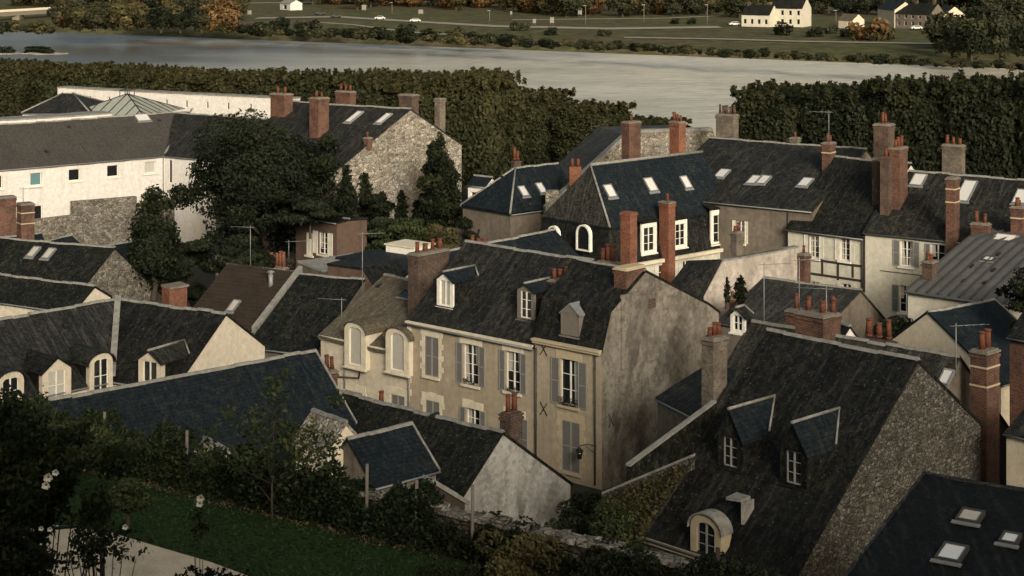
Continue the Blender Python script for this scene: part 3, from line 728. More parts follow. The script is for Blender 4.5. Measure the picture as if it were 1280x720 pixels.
q1_, d1_, q2_, d2_ = R1.P(0,R1.prof[0][0]-.1,0), R1.U, R2.P(0,R2.prof[0][0]-.1,0), R2.U      # where the two eaves cross in plan
dt = d1_.x*-d2_.y+d1_.y*d2_.x; w_ = q2_-q1_; t_ = (w_.x*-d2_.y+w_.y*d2_.x)/dt; b = q1_+d1_*t_; b.z = 5.6; a = W(148,373,zrR)
up = Vector((0,-.10,.16)); sx = Vector((.17,0,0)); a, b = a+up, b+up
mb.prism([a-sx, a+sx, a+sx+Vector((0,0,.06)), a-sx+Vector((0,0,.06))], [b-sx, b+sx, b+sx+Vector((0,0,.06)), b-sx+Vector((0,0,.06))])
R2.part(mb, 'valley_flashing', M['cap'], R2.roof)
for p in ((50,397), (4,413), (80,408)): R1.vent(*p)
R2.vent(195, 401)
mb = MB(); P_ = R1.P; z = 6.6; v = R1.vr(z); mb.box((2.4, v-.5, z-.1), (15, v+.1, z+.02), R1.P); R1.part(mb, 'roof_step', M['slate_dark'], R1.roof)

# further left roofs
S1 = House('stone_house', 'dark slate house with a rubble stone gable below the white building', (143,309), (5,297), 7.3, [Px(80,388), (0,7.3), Px(205,371)], zg=0, u1=12)
S1.build(M['rubble_grey'], M['slate_moss'], over=.15)
for p in ((42,316), (61,318)): S1.skylight(p[0], p[1], .5, .95, 0, M['curtain'])
T1 = House('low_house', 'dark slate roof with a tiny pink gable tip', (118,357), (0,342), 6.6, [Px(92,388), (0,6.6), Px(138,369)], zg=0, u1=11)
T1.build(M['creamlight'], M['slate_moss'], over=.15)
U1 = House('tiled_house', 'house with a brown pantile roof beside a white parapet', (372,340), (285,330), 6.85, [Px(316,416), (0,6.85), (4.2,4)], zg=0)
M['tile_dark'] = simple('pantile', (.034,.025,.018), .85, .15, var=.7, scale=1.2, dirt=(.010,.009,.007))
U1.build(M['redbrown'], M['tile_dark'], over=.2, verge=0)
v0, z0 = U1.prof[0]; v1, z1 = U1.prof[1]; nrow = 17                # courses of pantiles, each course proud of the one below
for k in range(nrow):
    mb = MB(); t0, t1 = k/nrow, (k+1.12)/nrow
    ncol = 34; ua, ub = 0, U1.L
    for j in range(ncol):
        x0, x1 = ua+(ub-ua)*j/ncol, ua+(ub-ua)*(j+1)/ncol; xm = (x0+x1)/2
        p0 = [(x0, .05), (xm-(x1-x0)*.2, .12), (xm+(x1-x0)*.2, .12), (x1, .05)]
        A = [U1.P(x, v0+(v1-v0)*t0, z0+(z1-z0)*t0+h+.05) for x, h in p0]; B = [U1.P(x, v0+(v1-v0)*min(t1,1), z0+(z1-z0)*min(t1,1)+h-.02) for x, h in p0]
        for i in range(3): mb.poly([A[i], A[i+1], B[i+1], B[i]])
        mb.poly([A[0], A[1], A[2], A[3]])
    U1.part(mb, 'tile_course', M['tile_dark'], U1.roof)
mb = MB(); mb.prism([U1.P(-.25, v0, z0-.2), U1.P(.1, v0, z0-.2), U1.P(.1, v0, z0+.38), U1.P(-.25, v0, z0+.38)], [U1.P(-.25, .2, z1-.2), U1.P(.1, .2, z1-.2), U1.P(.1, .2, z1+.38), U1.P(-.25, .2, z1+.38)]); U1.part(mb, 'parapet', M['cap'])
U1.skylight(292, 386, .45, .9, 0, M['curtain'], lift=.13)
mb = MB(); q = U1.P(1.2, -1.3, 0); mb.tube((q.x, q.y, 5.6), (q.x, q.y, 6.9), .16, .16, 8); mb.tube((q.x, q.y, 6.95), (q.x, q.y, 7.05), .3, .12, 8); U1.part(mb, 'flue_pipe', M['zinc'])
V1 = House('black_roof_house', 'mossy black roofed house wedged between the pantile roof and the cream house', (455,349), (376,342), 6.8, [Px(392,440), (0,6.8), (4,4.2)], zg=0)
V1.build(M['brown'], M['slate_moss'], over=.2)
RB = House('brick_outhouse', 'small red brick outhouse with white flashing beside the stone gable', at(234,355,124), at(212,358,123), 0, [(0,4.4), (1.0,4.45)], zg=0)
RB.build(M['brick_or'], M['cement'], over=.15, cap=False, gutter=False)

# ================================================================== far left: white modern building, stone wall, slabs
zB = 8.2
B1 = House('white_building', 'long white rendered building with square windows and a shallow grey roof', (206,193.5), (0,211), zB, [(0,zB), (5.6,11.6), (11,8.2)], u1=24, zg=0, cat='building', u0=-5.6)
for (x, t, b, gl) in ((45, 216, 232, M['tealglass']), (93, 211.5, 226, M['glass']), (141, 206.5, 221, M['glass']), (188, 202, 216.5, M['curtain']), (-4, 220, 236, M['glass'])):
    B1.win(x-7, x+7, t, b, 'none', bars=1, stile=False, glass=gl, stmat=M['whitepaint'])
B1.win(182, 196, 243, 262, 'none', bars=1, stile=False, stmat=M['whitepaint']); B1.win(42, 53, 257, 275, 'none', bars=1, stile=False, stmat=M['whitepaint'])
B1.build(M['white'], M['roof_modern'], over=.15, gutter=True)
B1.skylight(178, 148, 1.3, 1.0, 0)
for p in ((86,159), (199,151), (58,190)): B1.vent(p[0], p[1], sz=.25)
B2 = House('white_building', 'short white wing with narrow windows meeting the long white building at a corner', (206,193.5), (276,199.5), zB, [(0,zB), (5.6,11.6), (11,8.2)], u1=17, zg=0, cat='building', u0=-6)
B2.win(210.5, 215, 200, 229, 'none', bars=1, stile=False, sill=False); B2.win(237, 243, 203, 217, 'none', bars=1, stile=False, stmat=M['whitepaint'])
B2.build(M['white'], M['slate'], over=.15)
mb = MB(); a = W(206,193.5,zB)+Vector((0,-.05,.15)); b = B1.P(0,0,0); e = W(240,137.5,11.6)+Vector((0,0,.1))
mb.prism([a+Vector((-.12,0,0)), a+Vector((.12,0,0)), a+Vector((0,0,.12))], [e+Vector((-.12,0,0)), e+Vector((.12,0,0)), e+Vector((0,0,.12))]); B1.part(mb, 'valley_flashing', M['cap'], B1.roof)
B1.pipe(203.5, 195, 262, M['zinc'])
SL = House('slab_building', 'long flat topped white block with slot windows in front of the clipped trees', (365,122.5), (72,108.5), 11.6, [(0,11.6), (1.6,11.6)], zg=0, cat='building')
for x in (90, 112, 136, 158, 182, 208, 233, 259, 285, 313, 341): yy = 109+(x-72)*14/293; SL.win(x-1.5, x+1.5, yy+9, yy+18, 'none', bars=1, stile=False, sill=False)
SL.build(M['white'], M['cap'], over=.05, gutter=False)
FL = House('flat_building', 'low white parapet block with a dark grey hipped roof behind the long white building', (140,141), (-10,150.5), 10.9, [(0,10.9), (3,10.9)], zg=0, cat='building'); FL.build(M['white'], M['cap'], over=.02, gutter=False)
FH = House('hipped_roof_block', 'dark grey hipped roof block behind the white parapet', (112,141), (28,141), 10.6, [(0,10.6), (5,12.2), (10,10.6)], zg=0, cat='building'); FH.build(M['white'], M['slate'], over=.1, hip0=3, hip1=3)
# pyramid lantern roof with standing seams
py_o = empty('pyramid_roof', W(158,141,10.7), 'grey green standing seam pyramid roof with a small top cage', 'roof'); py_o['_o'] = py_o.location[:]
ctr = at(159, 135, 190); ctr.z = 10.3; hw = 6.4; ap = Vector((ctr.x, ctr.y, 12.2)); ang = R(28)
M['seam'] = simple('seam_zinc_green', (.30,.32,.27), .6, .4, var=.3)
cs = [ctr+Vector((math.cos(ang+k*math.pi/2), math.sin(ang+k*math.pi/2), 0))*hw for k in range(4)]
mb = MB()
for k in range(4): mb.poly([cs[k], cs[(k+1) % 4], ap])
mb.poly(cs[::-1]); mb.build('roof', M['seam'], py_o)
for k in range(4):
    A, B = cs[k], cs[(k+1) % 4]
    for i in range(9):
        t = i/8 if i < 8 else 1; p = A.lerp(B, t); s_ = 1-abs(2*t-1)
        q = p.lerp(((A+B)/2).lerp(ap, 1) + (p-(A+B)/2)*0, s_) if 0 < i < 8 else ap
        mid = (A+B)/2; up = (ap-mid)*s_; q = p+up if 0 < i < 8 else ap
        mb = MB(); mb.tube(p+Vector((0,0,.05)), q+Vector((0,0,.05)), .055, .055, 4); mb.build('seam', M['pipe'], py_o)
mb = MB()
for k in range(4):
    d = Vector((math.cos(ang+k*1.57), math.sin(ang+k*1.57), 0))*.8; mb.tube(ap+d-Vector((0,0,.2)), ap+d+Vector((0,0,.5)), .05, n=5)
    e = Vector((math.cos(ang+(k+1)*1.57), math.sin(ang+(k+1)*1.57), 0))*.8; mb.tube(ap+d+Vector((0,0,.45)), ap+e+Vector((0,0,.45)), .05, n=5)
mb.tube(ap, ap+Vector((0,0,.8)), .06); mb.build('top_cage', M['pipe'], py_o)
# stone garden wall stepping along the white building
sw_o = at(0, 285, 158)
SWp = B1.V*-1.4
def stonewall(name, label, segs, mat, thick=.5, coping=None):
    base = segs[0][0]; o = empty(name, (base.x, base.y, segs[0][2]), label, 'wall'); o['_o'] = (base.x, base.y, segs[0][2])
    for a, b, zb0, za1, zb1 in segs:
        d = (b-a).normalized(); n = Vector((-d.y, d.x, 0))*thick
        mb = MB(); mb.hexa([Vector((p.x, p.y, z)) for p, z in ((a,zb0),(b,zb0),(b+n,zb0),(a+n,zb0),(a,za1),(b,zb1),(b+n,zb1),(a+n,za1))]); mb.build('wall', mat, o)
        if coping:
            L = (b-a).length; nn = max(1, int(L/.7))
            for k in range(nn):
                p, q = a.lerp(b, k/nn)+d*.01, a.lerp(b, (k+1)/nn)-d*.01; z0, z1 = za1+(zb1-za1)*k/nn, za1+(zb1-za1)*(k+1)/nn
                m2 = -n.normalized()*.06; j = random.uniform(-.02, .03)
                mb = MB(); mb.hexa([Vector((r.x, r.y, z+j)) for r, z in ((p+m2,z0),(q+m2,z1),(q+n-m2,z1),(p+n-m2,z0),(p+m2,z0+.13),(q+m2,z1+.13),(q+n-m2,z1+.13),(p+n-m2,z0+.13))]); mb.build('coping_stone', coping, o)
    return o
def bplane(px, py):
    p = hit(px, py, B1.P(0,-1.2,0), B1.U.cross(Vector((0,0,1)))); return p
sg = []
for (xa, ya, xb, yb) in ((-10,268,44,274.5), (44,274.5,91,269), (91,252,171,245.5), (171,262,232,255.5), (232,255.5,285,249)):
    a, b = bplane(xa, ya), bplane(xb, yb); za, zb2 = a.z, b.z
    sg.append((Vector((a.x,a.y,0)), Vector((b.x,b.y,0)), -.5, za, zb2))
stonewall('stone_wall', 'old rubble stone wall stepping along the foot of the long white building', sg, M['rubble_grey'])
BC = House('brick_shed', 'stone shed with a tall red brick chimney at the foot of the white building', at(66,310,140), at(-20,316,137), 0, [(0,3.2), (3,5), (6,3.2)], zg=-.5)
BC.build(M['rubble_grey'], M['slate_blue'])
BC.chimney(32, 254, 2.4, 1.3, 1.3, M['brick'], pots=0, base=2.5, bands=2)
BC.chimney(4, 246, 4, 2.2, 1.0, M['brick'], pots=0, base=2.5)
BD = House('blue_shed', 'small blue slate roof tip beyond the stone gable', at(166,300,136), at(118,308,133), 0, [(-5,2.6), (0,5.45), (3,4)], zg=0); BD.build(M['brown'], M['slate_blue'], over=.1)
BE = House('blue_shed', 'narrow blue slate roof below the tall brick chimney', at(88,294,137), at(48,300,134), 0, [(-5,3.0), (0,5.7), (3,4)], zg=0); BE.build(M['brown'], M['slate_blue'], over=.1)

# ================================================================== middle distance
C1 = House('stone_house', 'tall rubble stone gabled house with ivy and several brick chimneys', (513,136), (420,130), 14.6, [Px(418,214), (0,14.6), Px(577,180)], phi=40, zg=0, u1=13)
C1.build(M['rubble'], M['slate'], over=.12, go=.02)
C1.skylight(480, 149, .5, 1.3, 0); C1.skylight(443, 147, .5, 1.5, 0)
C1.skylight(412, 190, .4, .9, 0)
C1.chimney(399, 122, -3.6, 1.15, 1.25, M['brick'], pots=2, base=10)
C1.chimney(352, 117, -1.6, 1.9, 1.0, M['brick'], pots=2, base=10)
C1.chimney(432, 114, 1.2, 1.9, .7, M['brick'], pots=3, base=13)
C1.chimney(511, 118, 2.5, 1.6, .9, M['brick_dk'], pots=0, base=12)
C1.chimney(550, 123, 8.0, .7, .7, M['brick_grey'], pots=0, base=9)
C1.chimney(460, 172, -4.3, .5, .5, M['brick'], pots=1, cowl=True, pot_h=.3)
Yf = House('shuttered_house', 'small reddish house with a white shuttered window under the big dark tree', at(421,280,134), at(370,276,137.5), 0, [(0,7.2), (1.2,7.3), (3,7.2)], zg=0)
Yf.win(398, 410, 290, 318, 'open', smat=M['shutter_wh'], sfr=M['shutter_wh'], frame=M['whitepaint'], sw=1.0); Yf.win(383, 391, 291, 319, 'closed', smat=M['shutter_wh'], sfr=M['shutter_wh'])
Yf.build(M['redbrown'], M['slate_dark'], over=.1)
Yf.chimney(347, 333, -5.5, 2.2, .6, M['brick_or'], pots=5, pot_h=1.1, base=4.0, potsc=1.4, potmat=M['brick_or'])
# low sheds and flat roofs behind the black roof
FX = House('flat_shed', 'pale flat zinc roof beside the black mossy roof', at(470,335,122), at(402,346,119), 0, [(0,6.35), (2.8,6.6)], zg=0, cat='shed'); FX.build(M['brown'], M['cap'], over=.1, cap=False, gutter=False)
GX = House('brown_shed', 'brown rendered shed gable in front of the white topped box dormer', at(512,336,116), at(470,345,113), 0, [(-.2,6.1), (1.0,7.5), (4,7.5)], zg=0, cat='shed'); GX.build(M['redbrown'], M['slate_dark'], over=.05, cap=False, gutter=False)
HX = House('box_dormer_house', 'blue slate house topped by a white flat box', at(533,318,122), at(488,322,119), 0, [(0,5.2), (1.2,6.7), (5,6.7)], zg=0); HX.build(M['brown'], M['slate_blue'], over=.05, gutter=False, cap=False)
mb = MB(); a, z_ = HX.uz(510, 304, 2.5); HX.lbox(mb, a-1.0, a+1.1, 1.0, 3.6, 6.5, 7.2); HX.part(mb, 'roof_box', M['whitepaint'])
mb = MB(); HX.lbox(mb, a-1.1, a+1.2, .9, 3.7, 7.2, 7.3); HX.part(mb, 'roof_box_lid', M['stone'])
D1 = House('blue_slate_house', 'hipped blue slate house in front of the clipped trees with a small side dormer', (638,265), (690,258), 8.1, [(0,8.1), (2.8,10.9), (5.6,8.1)], zg=0, u1=7.5)
D1.build(M['brown'], M['slate_blue'], over=.2, hip0=3.0)
for p in ((654,240), (676,236)): D1.skylight(p[0], p[1], .55, .85, 0)
for p in ((628,222), (652,254), (660,255)): D1.vent(*p)
D1.chimney(645, 199, 5.2, .8, .5, M['brick_dk'], pots=2, pot_h=.9, potsc=1.1, base=9.5, cap=False)
mb = MB(); q = at(594, 243, D1.O.y+2.5); 
DD = House('lean_dormer', 'white framed dormer window on the blue slate house side', at(585,237,D1.O.y+6), at(606,235,D1.O.y+5), 0, [(0,9.4), (.9,10.0), (1.8,9.4)], zg=5)
DD.win(588, 596, 240, 254, 'none', bars=2); DD.build(M['whitepaint'], M['slate_blue'], over=.1)
BR = House('blue_slate_strip', 'long low blue slate roof behind the ridge of the beige row', (692,287), (540,317), 8.6, [(-5,5.0), (0,8.6), (3,6.5)], zg=0)
BR.build(M['cream'], M['slate_blue'], over=.1)

# ------------------------------------------------------------------ the mansard house
ze = 6.6
E1d = 7.4
E1 = House('mansard_house', 'large mansard house with white dormers and a blue slate upper roof', (772,331), (893,310), ze, [(0,ze), (.75,9.0), (E1d-.7,9.0), (E1d,6.6)], zg=0, u1=12.4)
E1.win(823, 834.5, 331, 350, 'open', smat=M['shutter_wh'], sfr=M['shutter_wh'], sw=.9); E1.win(853, 864, 326, 346, 'open', smat=M['shutter_wh'], sfr=M['shutter_wh'], sw=.9)
E1.win(793, 803, 336, 352, 'open', smat=M['shutter_wh'], sfr=M['shutter_wh'], sw=.9)
# walls and mansard solid with a hipped left end
E1.build(M['offwhite'], M['slate_dark'], over=.1, cap=False, hip0=0)
ur, zr1 = E1.uz(738, 207, 3.7); DEBUG.append('E1 apex %.2f %.2f' % (ur, zr1))     # upper roof: hipped toward the left
P_ = E1.P; mb = MB(); z0 = 9.06; z1 = zr1; o = .22
a, b, c, d = P_(-.2,.75-o,z0), P_(E1.L+.3,.75-o,z0), P_(E1.L+.3,E1d,z0), P_(-.2,E1d,z0); r0, r1 = P_(ur,3.7,z1), P_(E1.L+.3,3.7,z1)
mb.poly([a,b,r1,r0]); mb.poly([c,d,r0,r1]); mb.poly([b,c,r1])
mb2 = MB(); mb2.poly([a,r0,d]); E1.part(mb2, 'hip_slope', M['slate_brown'])
dn = Vector((0,0,-.14)); mb.poly([a+dn,b+dn,c+dn,d+dn]); mb.poly([a,b,b+dn,a+dn]); mb.poly([a,d,d+dn,a+dn])
E1.part(mb, 'upper_roof', M['slate_blue'])
mb = MB(); mb.tube(a+Vector((0,0,.05)), r0+Vector((0,0,.05)), .08); mb.tube(r0+Vector((0,0,.06)), r1+Vector((0,0,.06)), .11); E1.part(mb, 'hip_cap', M['cap'], E1.roof)
# left steep slope
mb = MB(); q = [P_(-1.0,-.1,6.5), P_(-1.0,E1d,6.5), P_(-.12,E1d-.2,8.98), P_(-.12,.72,8.98)]; mb.prism(q, [x+Vector((.25,.1,0)) for x in q]); E1.part(mb, 'side_slope', M['slate_dark'])
mb = MB(); E1.lbox(mb, -1.0, E1.L, -.25, 0, 6.28, 6.52); E1.part(mb, 'cornice', M['stone'])
for (pl, pr_, pa, pe, pb) in ((802, 821, 277, 282, 316), (842, 859, 273, 278, 309), (889, 909, 260, 266, 304)):
    E1.dormer(pl, pr_, pa, pe, pb, k=0, kind='shed', vf=.08, face=M['whitepaint'], cheek=M['slate_dark'], roofmat=M['slate_dark'], bars=3, over=.1, wfrac=.7)
def sidewin(px, py, w, h, mat=None, arch=False):        # round headed windows in the left steep slope
    v, z = E1.vz(px, py, -.95); P_ = E1.P; u0 = -1.12
    mb = MB(); f = .10; n = 8
    pts = [(v-w/2, z-h/2), (v+w/2, z-h/2)]+[(v+w/2*math.cos(math.pi*k/n), z+h/2-w/2+w/2*math.sin(math.pi*k/n)) for k in range(n+1)]
    out = [(v+(x-v)*(1+2*f/w), z+(y-z)*(1+2*f/h)) for x, y in pts]; N = len(pts)
    for k in range(N):
        l = (k+1) % N; mb.prism([P_(u0, *out[k]), P_(u0, *out[l]), P_(u0, *pts[l]), P_(u0, *pts[k])], [P_(-.85, *out[k]), P_(-.85, *out[l]), P_(-.85, *pts[l]), P_(-.85, *pts[k])])
    d_ = E1.part(mb, 'round_window', M['whitepaint']); mb = MB(); mb.poly([P_(u0+.1, *q) for q in pts]); E1.part(mb, 'pane', M['glass'], d_)
sidewin(730.5, 297, 1.15, 1.6); sidewin(693, 291, .9, .8)
def uskylight(px, py, w, h):
    n = (b-a).cross(r0-a).normalized(); p = hit(px, py, a, n); n = n if n.z > 0 else -n
    t = (b-a).normalized(); s_ = n.cross(t)
    if s_.z < 0: s_ = -s_
    mb = MB(); Q = lambda x, y, z: p+t*x+s_*y+n*z; T = .07
    for q in ((-w/2-T,-w/2,-h/2-T,h/2+T), (w/2,w/2+T,-h/2-T,h/2+T), (-w/2,w/2,-h/2-T,-h/2), (-w/2,w/2,h/2,h/2+T)): mb.box((q[0], q[2], -.03), (q[1], q[3], .1), Q)
    k = E1.part(mb, 'skylight', M['zinc']); mb = MB(); mb.box((-w/2,-h/2,-.02), (w/2,h/2,.06), Q); E1.part(mb, 'pane', M['skyglass'], k)
    mb = MB(); mb.box((-w/2-.15,-h/2-.25,0), (w/2+.15,-h/2-T,.03), Q); E1.part(mb, 'flashing', M['zinc'], k)
uskylight(762, 239, .7, .9); uskylight(813, 231, .75, 1.0); uskylight(857, 228, .6, .9)
E1.chimney(834, 252, -.15, .8, 1.05, M['brick_or'], pots=1, cowl=True, base=4, pot_h=.3)
E1.chimney(847, 152, 4.6, .9, 1.1, M['brick_or'], pots=3, base=9, pot_h=.6)
E1.chimney(789, 152, 8, 1.5, .9, M['brick'], pots=1, base=9)
# rubble gable with parapet behind it
pa = [at(682,262,134), at(787,166,140), at(890,163,147), at(905,205,148)]
E2 = empty('rubble_gable_house', (pa[0].x, pa[0].y, 0), 'rubble stone parapet gable rising behind the mansard house', 'house'); E2['_o'] = (pa[0].x, pa[0].y, 0)
bk = Vector((-.25, 1, 0)).normalized()*.6
low = [Vector((p.x, p.y, 4)) for p in (pa[3], pa[0])]
mb = MB(); ring = pa+low; mb.prism(ring, [p+bk for p in ring]); mb.build('wall', M['rubble'], E2)
mb = MB()
for p, q in zip(pa[:-1], pa[1:]):
    up = Vector((0,0,.22)); f = -bk*.15
    mb.prism([p+f-up*.2, q+f-up*.2, q+f+up, p+f+up], [p+bk*1.15-up*.2, q+bk*1.15-up*.2, q+bk*1.15+up, p+bk*1.15+up])
mb.build('coping', M['cap'], E2)
mb = MB(); rr = [p+bk*1.2 for p in pa]; rb = [p+bk*14 for p in pa]
for k in range(3): mb.prism([rr[k]-Vector((0,0,.5)), rr[k+1]-Vector((0,0,.5)), rb[k+1]-Vector((0,0,.5)), rb[k]-Vector((0,0,.5))], [rr[k]-Vector((0,0,.35)), rr[k+1]-Vector((0,0,.35)), rb[k+1]-Vector((0,0,.35)), rb[k]-Vector((0,0,.35))])
mb.build('roof', M['slate_brown'], E2)
c_ = at(716, 220, 136.0)
for (px, py, w, nm, pots) in ((719, 208, .9, 'brick', 2), (690, 238, 1.0, 'stone', 0)):
    c = at(px, py, 135); mb = MB(); mb.box((c.x-w/2, c.y-.4, c.z-2.5), (c.x+w/2, c.y+.4, c.z)); ch = mb.build('chimney', M['brick_or'] if nm == 'brick' else M['rubble'], E2)
    for k in range(pots):
        mb = MB(); x = c.x-w/2+w*(k+.5)/pots; mb.tube((x, c.y, c.z), (x, c.y, c.z+.6), .15, .12); sub(mb.build('chimney_pot', M['pot'], E2), ch)

# ------------------------------------------------------------------ long ridge right of it, timbered house, white house
F1 = House('long_roof_house', 'long mossy slate roof with white skylights joining the mansard house', (1082,186), (888,172), 13.3, [Ez(990,260,9.9), (0,13.3), (6,9.6)], zg=0)
F1.win(920, 931, 276, 304, 'open', smat=M['shutter_wh'], sfr=M['shutter_wh'], sw=.7)
F1.build(M['brown'], M['slate'], over=.2)
for (px, py) in ((903,218), (943,226), (954,226), (1007,229)): F1.skylight(px, py, .7, 1.15, 0)
F1.chimney(1036, 178, -3.5, .75, 1.1, M['brick'], pots=2, base=10, bands=1, pot_h=.6)
F1.chimney(912, 222, -4.4, .65, .85, M['brick_dk'], pots=1, base=9, cowl=True, pot_h=.3)
F1.chimney(909, 143, 4.0, 1.9, 1.0, M['brick_grey'], pots=5, base=10, pot_h=.7, potmat=M['brick_dk'])
F1.chimney(994, 172, 3.2, .8, .6, M['brick_grey'], pots=1, base=11)
G1 = House('timbered_house', 'half timbered white house with white shutters', (1080,295), (985,283), 8.67, [(0,8.67), (6.3,13.0), (11,9.5)], zg=0)
for (l, r, t, b) in ((1011,1024,294,322.5), (1049.5,1062.5,296.5,326)): G1.win(l, r, t, b, 'open', smat=M['shutter_wh'], sfr=M['shutter_wh'], sw=.8, stmat=M['whitepaint'])
for (l, r, t, b) in ((1012,1025,352,378), (1052,1064,355,381)): G1.win(l, r, t, b, 'open', smat=M['shutter_wh'], sfr=M['shutter_wh'], sw=.8, stmat=M['whitepaint'])
G1.build(M['offwhite'], M['slate_dark'], over=.25)
def beam(pa, pb, w=.16):
    (ua, za), (ub, zb) = G1.uz(*pa, 0), G1.uz(*pb, 0); mb = MB()
    if abs(ua-ub) > abs(za-zb): G1.lbox(mb, min(ua,ub), max(ua,ub), -.035, .05, (za+zb)/2-w/2, (za+zb)/2+w/2)
    else: G1.lbox(mb, (ua+ub)/2-w/2, (ua+ub)/2+w/2, -.03, .05, min(za,zb), max(za,zb))
    G1.part(mb, 'timber_beam', M['timber'])
for q in (((987,288),(1080,297)), ((1012,326),(1080,331)), ((1012,343),(1080,350)), ((1010,285),(1010,345)), ((1028,327),(1028,343)), ((1047.5,291),(1047.5,350)), ((1066,330),(1066,347)), ((1080,297),(1080,365))): beam(*q)
F1.pipe(986, 262, 310); G1.pipe(1078.5, 298, 360)
H1 = House('white_house', 'large off white house with grey shutters and arched window heads', (1225,302), (1081,288), 9.05, [(0,9.05), (6.0,12.5), (11,9)], zg=0, u0=-8)
H1.win(1125, 1141, 301, 333, 'open', bars=3, sw=1.0, smat=M['shutter'], sfr=M['shutter_fr'], stmat=M['whitepaint'])
H1.win(1163, 1181, 305.5, 338, 'open', bars=3, sw=.7, smat=M['shutter'], sfr=M['shutter_fr'], stmat=M['whitepaint'])
H1.win(1124, 1141, 357, 391, 'open', bars=3, sw=1.0, smat=M['shutter_te'], sfr=M['shutter_fr'], stmat=M['whitepaint'])
H1.build(M['offwhite'], M['slate'], over=.22)
for (px, py, h) in ((1208,240,2.2), (1148,226,1.2), (1277,247,1.4)): H1.skylight(px, py, .8, h, 0)
H1.chimney(1191, 222, -.1, .75, 1.0, M['brick'], pots=0, base=6.0, bands=2)
for px in (1175,): H1.vent(px, 219)
mb = MB(); u_, z_ = H1.uz(1100, 338, 0); ub, zb = H1.uz(1160, 345, 0); mb.path([H1.P(u_, -.04, z_), H1.P(ub, -.04, zb)], .025); H1.part(mb, 'cable', M['pipe'])
H1.chimney(1097, 198, 3.0, .6, .9, M['brick_dk'], pots=0, base=9)
H1.chimney(1110, 196, 2.2, .75, 1.5, M['brick_dk'], pots=2, base=9, capmat=M['brick_dk'])
H1.chimney(1123, 184, 2.9, .9, 1.7, M['brick'], pots=3, base=9, pot_h=.7)
H1.chimney(1105, 155, 7.0, 1.3, 1.4, M['brick_dk'], pots=2, base=9, pot_h=.9)
H1.chimney(1192, 181, 7.5, 1.7, .8, M['brick_grey'], pots=3, base=10, pot_h=.6)
H1.chimney(1226, 279, -.6, 1.3, .7, M['brick'], pots=2, base=6.5, pot_h=.9)
H1.chimney(1273, 258, .3, .9, .9, M['brick'], pots=2, base=7, bands=1)

# ------------------------------------------------------------------ zinc roof, small blue roof, brown gable
I1 = House('zinc_roof_house', 'house under a curved standing seam zinc roof with hatches', (1135,362), (1225,374), 7.8, [(0,7.8), Px(1160,341), Px(1186,318), Px(1212,297), Px(1242,288)], zg=0, u1=9.5)
I1.build(M['offwhite'], M['zincroof'], over=.25, cap=False, go=.1)
for k in range(15):
    mb = MB(); u = I1.L*k/14
    for (va, za), (vb, zb) in zip(I1.top[:-1], I1.top[1:]): mb.prism([I1.P(u-.035,va,za+.03), I1.P(u+.035,va,za+.03), I1.P(u+.035,va,za+.13), I1.P(u-.035,va,za+.13)], [I1.P(u-.035,vb,zb+.03), I1.P(u+.035,vb,zb+.03), I1.P(u+.035,vb,zb+.13), I1.P(u-.035,vb,zb+.13)])
    I1.part(mb, 'standing_seam', M['pipe'], I1.roof)
I1.skylight(1236, 325, .55, .5, 1, None, M['pipe']); I1.skylight(1256, 295, 1.3, 1.0, 2, M['whitepaint'])
for p in ((1214,334,1), (1205,352,0), (1242,338,1), (1232,354,0), (1248,318,1)): I1.vent(p[0], p[1], p[2], .14)
I1.chimney(1162, 326, 2.0, .8, .9, M['brick_dk'], pots=2, base=8, cowl=True, pot_h=.35)
I1.win(1168, 1200, 380, 384, 'none', sill=False)
J1 = House('blue_roof_house', 'small blue slate roof with a cream flank below the zinc roof', (1160,389), (1242,374), 8.0, [(-5.0,5.0), (0,8.0), (4.0,5.0)], zg=0)
J1.build(M['cream'], M['slate_blue'], over=.1, verge=2)
K1 = House('brown_gable_house', 'brown rendered gable with a mossy grey roof and short ridge', (1075,362), (955,347), 7.3, [Px(1020,420), (0,7.3), Px(1132,428)], zg=0)
K1.build(M['brown'], M['slate_brown'], over=.1)
K1.chimney(916, 372, -2.4, .5, .5, M['pot'], pots=1, base=4)
K2 = House('small_gable', 'tiny white gable below the brown gable and the brick stacks', at(1062,412,100), at(1035,408,102), 0, [(-1.2,5.2), (0,6.7), (1.2,5.2)], zg=0); K2.build(M['white'], M['slate_dark'], over=.12)
pO, pB = W(905,325,8.1), W(998,308,8.1)
L1b = House('bare_wall_house', 'tall bare pinkish stained side wall with a dark roof falling to its left', pO, pB, 8.1, [(0,8.1), (.4,8.1)], zg=0)
L1b.build(M['pinkwhite'], M['cap'], over=.05, gutter=False, th=.1)
q0 = L1b.P(0,0,8.1); q1 = hit(880, 371, q0, L1b.U.cross(Vector((0,0,1)))); Lw = -L1b.U
mb = MB(); ring = [L1b.P(0,0,0), L1b.P(0,0,8.1), q1, Vector((q1.x,q1.y,0))]; mb.prism(ring, [p+L1b.V*.4 for p in ring]); L1b.part(mb, 'flank_wall', M['pinkwhite'])
mb = MB(); far = L1b.V*3.0+Vector((0,0,-.5)); dn = Vector((0,0,-.15)); qd = L1b.P(0,.1,8.15); qe = q1+Vector((0,.1,.05)); e2 = q1-(q0-q1)*.5
e2.z = q1.z-(8.1-q1.z)*.5; top = [qd, e2, e2+far-L1b.U*1.5, qd+far]; mb.prism([p+dn for p in top], top); L1b.part(mb, 'roof', M['slate'])
mb = MB(); top = [L1b.P(0,.2,8.12), L1b.P(L1b.L,.2,8.12), L1b.P(L1b.L,4.5,6.6), L1b.P(0,3,7.6)]; mb.prism([p+dn for p in top], top); L1b.part(mb, 'rear_roof', M['slate'])
L1b.chimney(1005, 317, -.3, .8, .7, M['brick'], pots=1, base=2)
